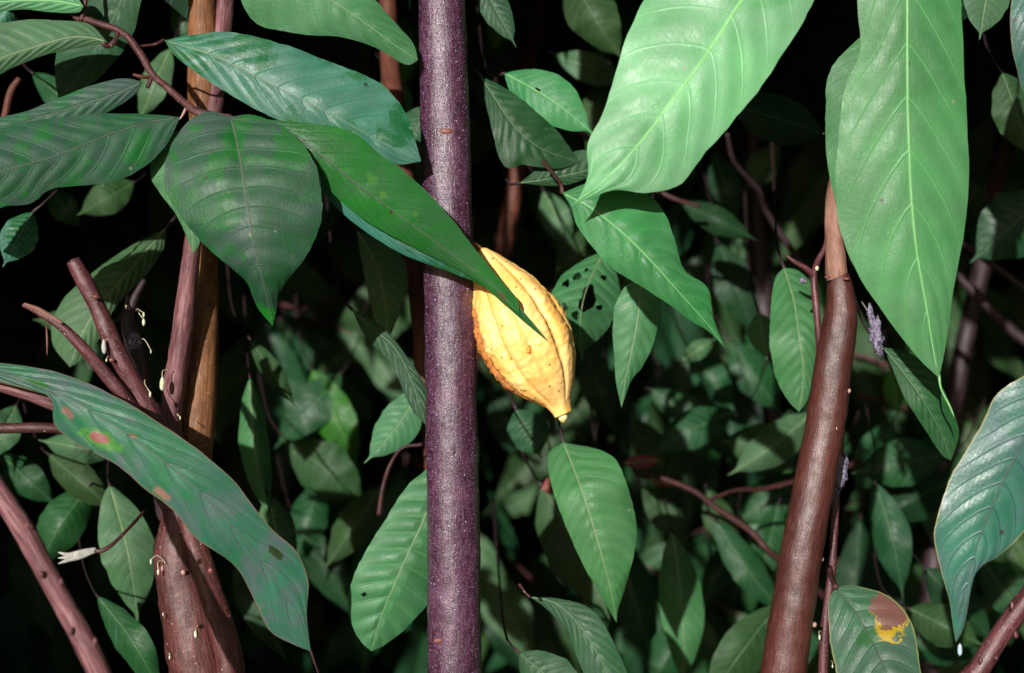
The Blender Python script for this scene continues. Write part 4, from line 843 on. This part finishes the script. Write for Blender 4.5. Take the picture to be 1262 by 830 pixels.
def make_spray(label, mats, seed):
    r = random.Random(seed)
    t = thing('leafy_twig', label, 'twig', (0, 0, 0))
    W = np.array([(-.02+.045*i, .01*math.sin(i), .06-.012*i*i*.25) for i in range(7)]); W = catmull(W, 24)
    W = np.array([(a, b, c) for a, b, c in W])
    tube3('stem', W, np.linspace(.0035, .0016, len(W)), M['twig'], t, 8, .08)
    for k in range(6):
        p = W[4+k*3+(1 if k > 4 else 0)] if k < 6 else W[-1]
        s = 1 if k % 2 else -1
        a = (r.uniform(-.7, .9), s*r.uniform(.0, .3), -r.uniform(.6, 1.3))
        n_ = (r.uniform(-.45, .45), -1.0, r.uniform(-.1, .5))
        o = bpy.data.objects.new('leaf', leaf_mesh(r.randrange(3), r.choice(mats))); C.objects.link(o); o.parent = t
        sc = r.uniform(.75, 1.15)
        dv = Vector(a).normalized()
        Mx = Matrix.Translation(Vector(p.tolist())+dv*.02) @ rot_to(a, n_).to_4x4() @ Matrix.Scale(sc, 4)
        o.matrix_local = Mx
        pe = tube3('petiole', np.array([Vector(p.tolist())+dv*.02*q for q in np.linspace(0, 1.1, 6)]), np.full(6, .0014), M['twig'], t, 6, .05)
        pe.parent = t
    return t
def copy_tree(o, parent=None):
    c = o.copy(); C.objects.link(c)
    if parent is not None: c.parent = parent
    for ch in list(o.children): copy_tree(ch, c)
    return c
protos = [make_spray('x', ['mid', 'olive', 'deep'], 3), make_spray('x', ['mid', 'deep', 'under'], 5), make_spray('x', ['olive', 'mid', 'mid'], 9)]
rs = random.Random(21)
spots = []
def zone(px, py):
    v = 'top' if py < 250 else ('middle' if py < 560 else 'bottom')
    if px < 180: h = 'at the far left'
    elif px < 500: h = 'left of the speckled trunk'
    elif px < 760: h = 'just right of the speckled trunk'
    elif px < 1000: h = 'left of the leaning trunk'
    else: h = 'at the far right'
    return v, h
cands = []
for gx in range(-60, 1340, 112):
    for gy in range(-20, 860, 128):
        cands.append((gx+rs.uniform(-40, 40), gy+rs.uniform(-45, 45)))
keep = []
for (px, py) in cands:
    dark = (540 < px < 720 and py > 400) or (310 < px < 460 and 130 < py < 430) or (540 < px < 660) or (1180 < px and 100 < py < 450 and rs.random() < .6) or (930 < px < 1020 and 0 < py < 330) or (250 < px < 450 and py > 600)
    if dark: continue
    keep.append((px, py))
for i, (px, py) in enumerate(keep):
    Y = rs.uniform(2.3, 3.3)
    o = protos[i] if i < 3 else copy_tree(protos[i % 3])
    o.location = Vector(P(px, py-50, Y).tolist())
    sc = rs.uniform(1.0, 1.35)
    o.rotation_euler = (rs.uniform(-.25, .25), rs.uniform(-.3, .3), rs.choice([0, math.pi*.08, -math.pi*.1, .5, -.5])); o.scale = (sc if rs.random() < .5 else -sc, sc, sc)
    v, h = zone(px, py)
    o['label'] = 'dim blurred leafy twig deep behind, %s height, %s' % (v, h)
    o['group'] = 'dim leafy twigs in the background, %s, %s' % (v, h)

def mass(name, label, n, box, mat, seed, size=(.16, .28), inside=None, cat='foliage'):
    g = np.random.default_rng(seed)
    V0, F0, U0, T0, P0 = template(5, 1, 1, .38, .6, .25, seed)
    F0 = np.array(F0); nvv = len(V0)
    Vs, Fs = [], []; cnt = 0
    for _ in range(n*3):
        if cnt >= n: break
        p = np.array([g.uniform(*box[0]), g.uniform(*box[1]), g.uniform(*box[2])])
        if inside is not None and not inside(p): continue
        a = g.uniform(0, 2*math.pi); dirv = (math.cos(a)*.7, math.sin(a)*.7, -g.uniform(.1, 1.6))
        nrm = (g.uniform(-.8, .8), g.uniform(-1.2, .4), g.uniform(.1, 1.2))
        Mx = np.array(rot_to(dirv, nrm)); s = g.uniform(*size)
        Vs.append((V0*s)@Mx.T+p); Fs.append(F0+nvv*cnt); cnt += 1
    V = np.vstack(Vs); F = np.vstack(Fs)
    me = bpy.data.meshes.new(name); me.vertices.add(len(V)); me.vertices.foreach_set('co', V.astype(np.float32).ravel())
    me.loops.add(F.size); me.loops.foreach_set('vertex_index', F.astype(np.int32).ravel())
    me.polygons.add(len(F)); me.polygons.foreach_set('loop_start', np.arange(0, F.size, 4, dtype=np.int32))
    me.polygons.foreach_set('use_smooth', [True]*len(F))
    me.update(calc_edges=True); me.validate(); me.materials.append(M[mat])
    for n_, a in (('leaf_u', U0), ('leaf_v', T0), ('vein_phase', P0)):
        me.attributes.new(n_, 'FLOAT', 'POINT').data.foreach_set('value', np.tile(a, cnt).astype(np.float32))
    o = bpy.data.objects.new(name, me); C.objects.link(o)
    return tag(o, label, cat, kind='stuff')
mass('thicket', 'mass of dark cacao foliage far behind everything', 13000, ((-4.5, 4.5), (3.0, 5.5), (0, 4.2)), 'mid', 1, size=(.22, .34))
# foliage added out of view, left and above, to shade what lies deeper
def out_of_view(p):
    hw = .36*p[1]+.09; return abs(p[0]) > hw or (p[2]-CAMZ) > .24*p[1]+.19
mass('far_thicket', 'black depth of the plantation behind the dark foliage', 14000, ((-7, 7), (5.3, 8.5), (0, 6)), 'deep', 12, size=(.3, .5))
mass('side_shade_foliage', 'unseen leaf mass added on the left to shade the background', 3600, ((-2.4, -.4), (1.27, 2.6), (.3, 2.6)), 'deep', 2, inside=out_of_view)
mass('shade_canopy', 'unseen leaf roof added above to keep sun off the background', 9000, ((-3.2, 3.2), (1.27, 4.6), (1.75, 3.4)), 'deep', 3, inside=out_of_view)
mass('low_shade_canopy', 'unseen leaves added just above the view to block the sun', 2600, ((-1.6, 1.4), (1.27, 1.75), (1.75, 2.5)), 'deep', 6, inside=out_of_view)
mass('right_foliage', 'dense leaves of the neighbouring bushes on the right', 1500, ((.6, 3.5), (1.3, 3.2), (.2, 2.6)), 'deep', 4, inside=out_of_view)
mass('sky_blocking_leaves', 'unseen high leaves added overhead to cut the skylight', 2600, ((-4, 4), (-1.2, 1.3), (3.0, 3.6)), 'deep', 8, size=(.22, .34))  # added out of view to block light from the sky above

# ground
bpy.ops.mesh.primitive_grid_add(x_subdivisions=60, y_subdivisions=60, size=120, location=(0, 30, 0))
g = bpy.context.object; g.name = 'ground'; g.data.name = 'ground'; g.data.materials.append(M['soil']); g['kind'] = 'structure'
for v in g.data.vertices: v.co.z = .05*noise.noise(Vector((v.co.x*.3, v.co.y*.3, 0)))-.03

for o in bpy.data.objects:
    if '_o' in o: del o['_o']

# ================================================================== LIGHT, SKY, CAMERA
d = Vector((.31, 1.0, -.27)).normalized()
sun = bpy.data.lights.new('sun', 'SUN'); sun.energy = 5.0; sun.angle = math.radians(.6); sun.color = (1, .965, .93)  # low sun added in place of a flash beside the camera
so = bpy.data.objects.new('sun', sun); C.objects.link(so); so.rotation_euler = d.to_track_quat('-Z', 'Y').to_euler(); so.location = (-1, -2, 3)
w = bpy.data.worlds.new('World'); S.world = w; w.use_nodes = True
nt = w.node_tree; bg = nt.nodes['Background']; sky = nt.nodes.new('ShaderNodeTexSky'); sky.sky_type = 'NISHITA'; sky.sun_disc = False
sky.sun_elevation = math.asin(-d.z); sky.sun_rotation = math.atan2(-d.x, -d.y)
nt.links.new(sky.outputs[0], bg.inputs[0]); bg.inputs[1].default_value = .05
cam = bpy.data.cameras.new('camera'); co = bpy.data.objects.new('camera', cam); C.objects.link(co)
co.location = (0, 0, CAMZ); co.rotation_euler = (math.radians(90), 0, 0)
cam.lens = 50; cam.sensor_width = 36; cam.clip_start = .05; cam.clip_end = 500
cam.dof.use_dof = True; cam.dof.focus_distance = 1.145; cam.dof.aperture_fstop = 4.8
S.camera = co
S.view_settings.view_transform = 'Standard'; S.view_settings.look = 'None'; S.view_settings.exposure = .25; S.view_settings.gamma = 1
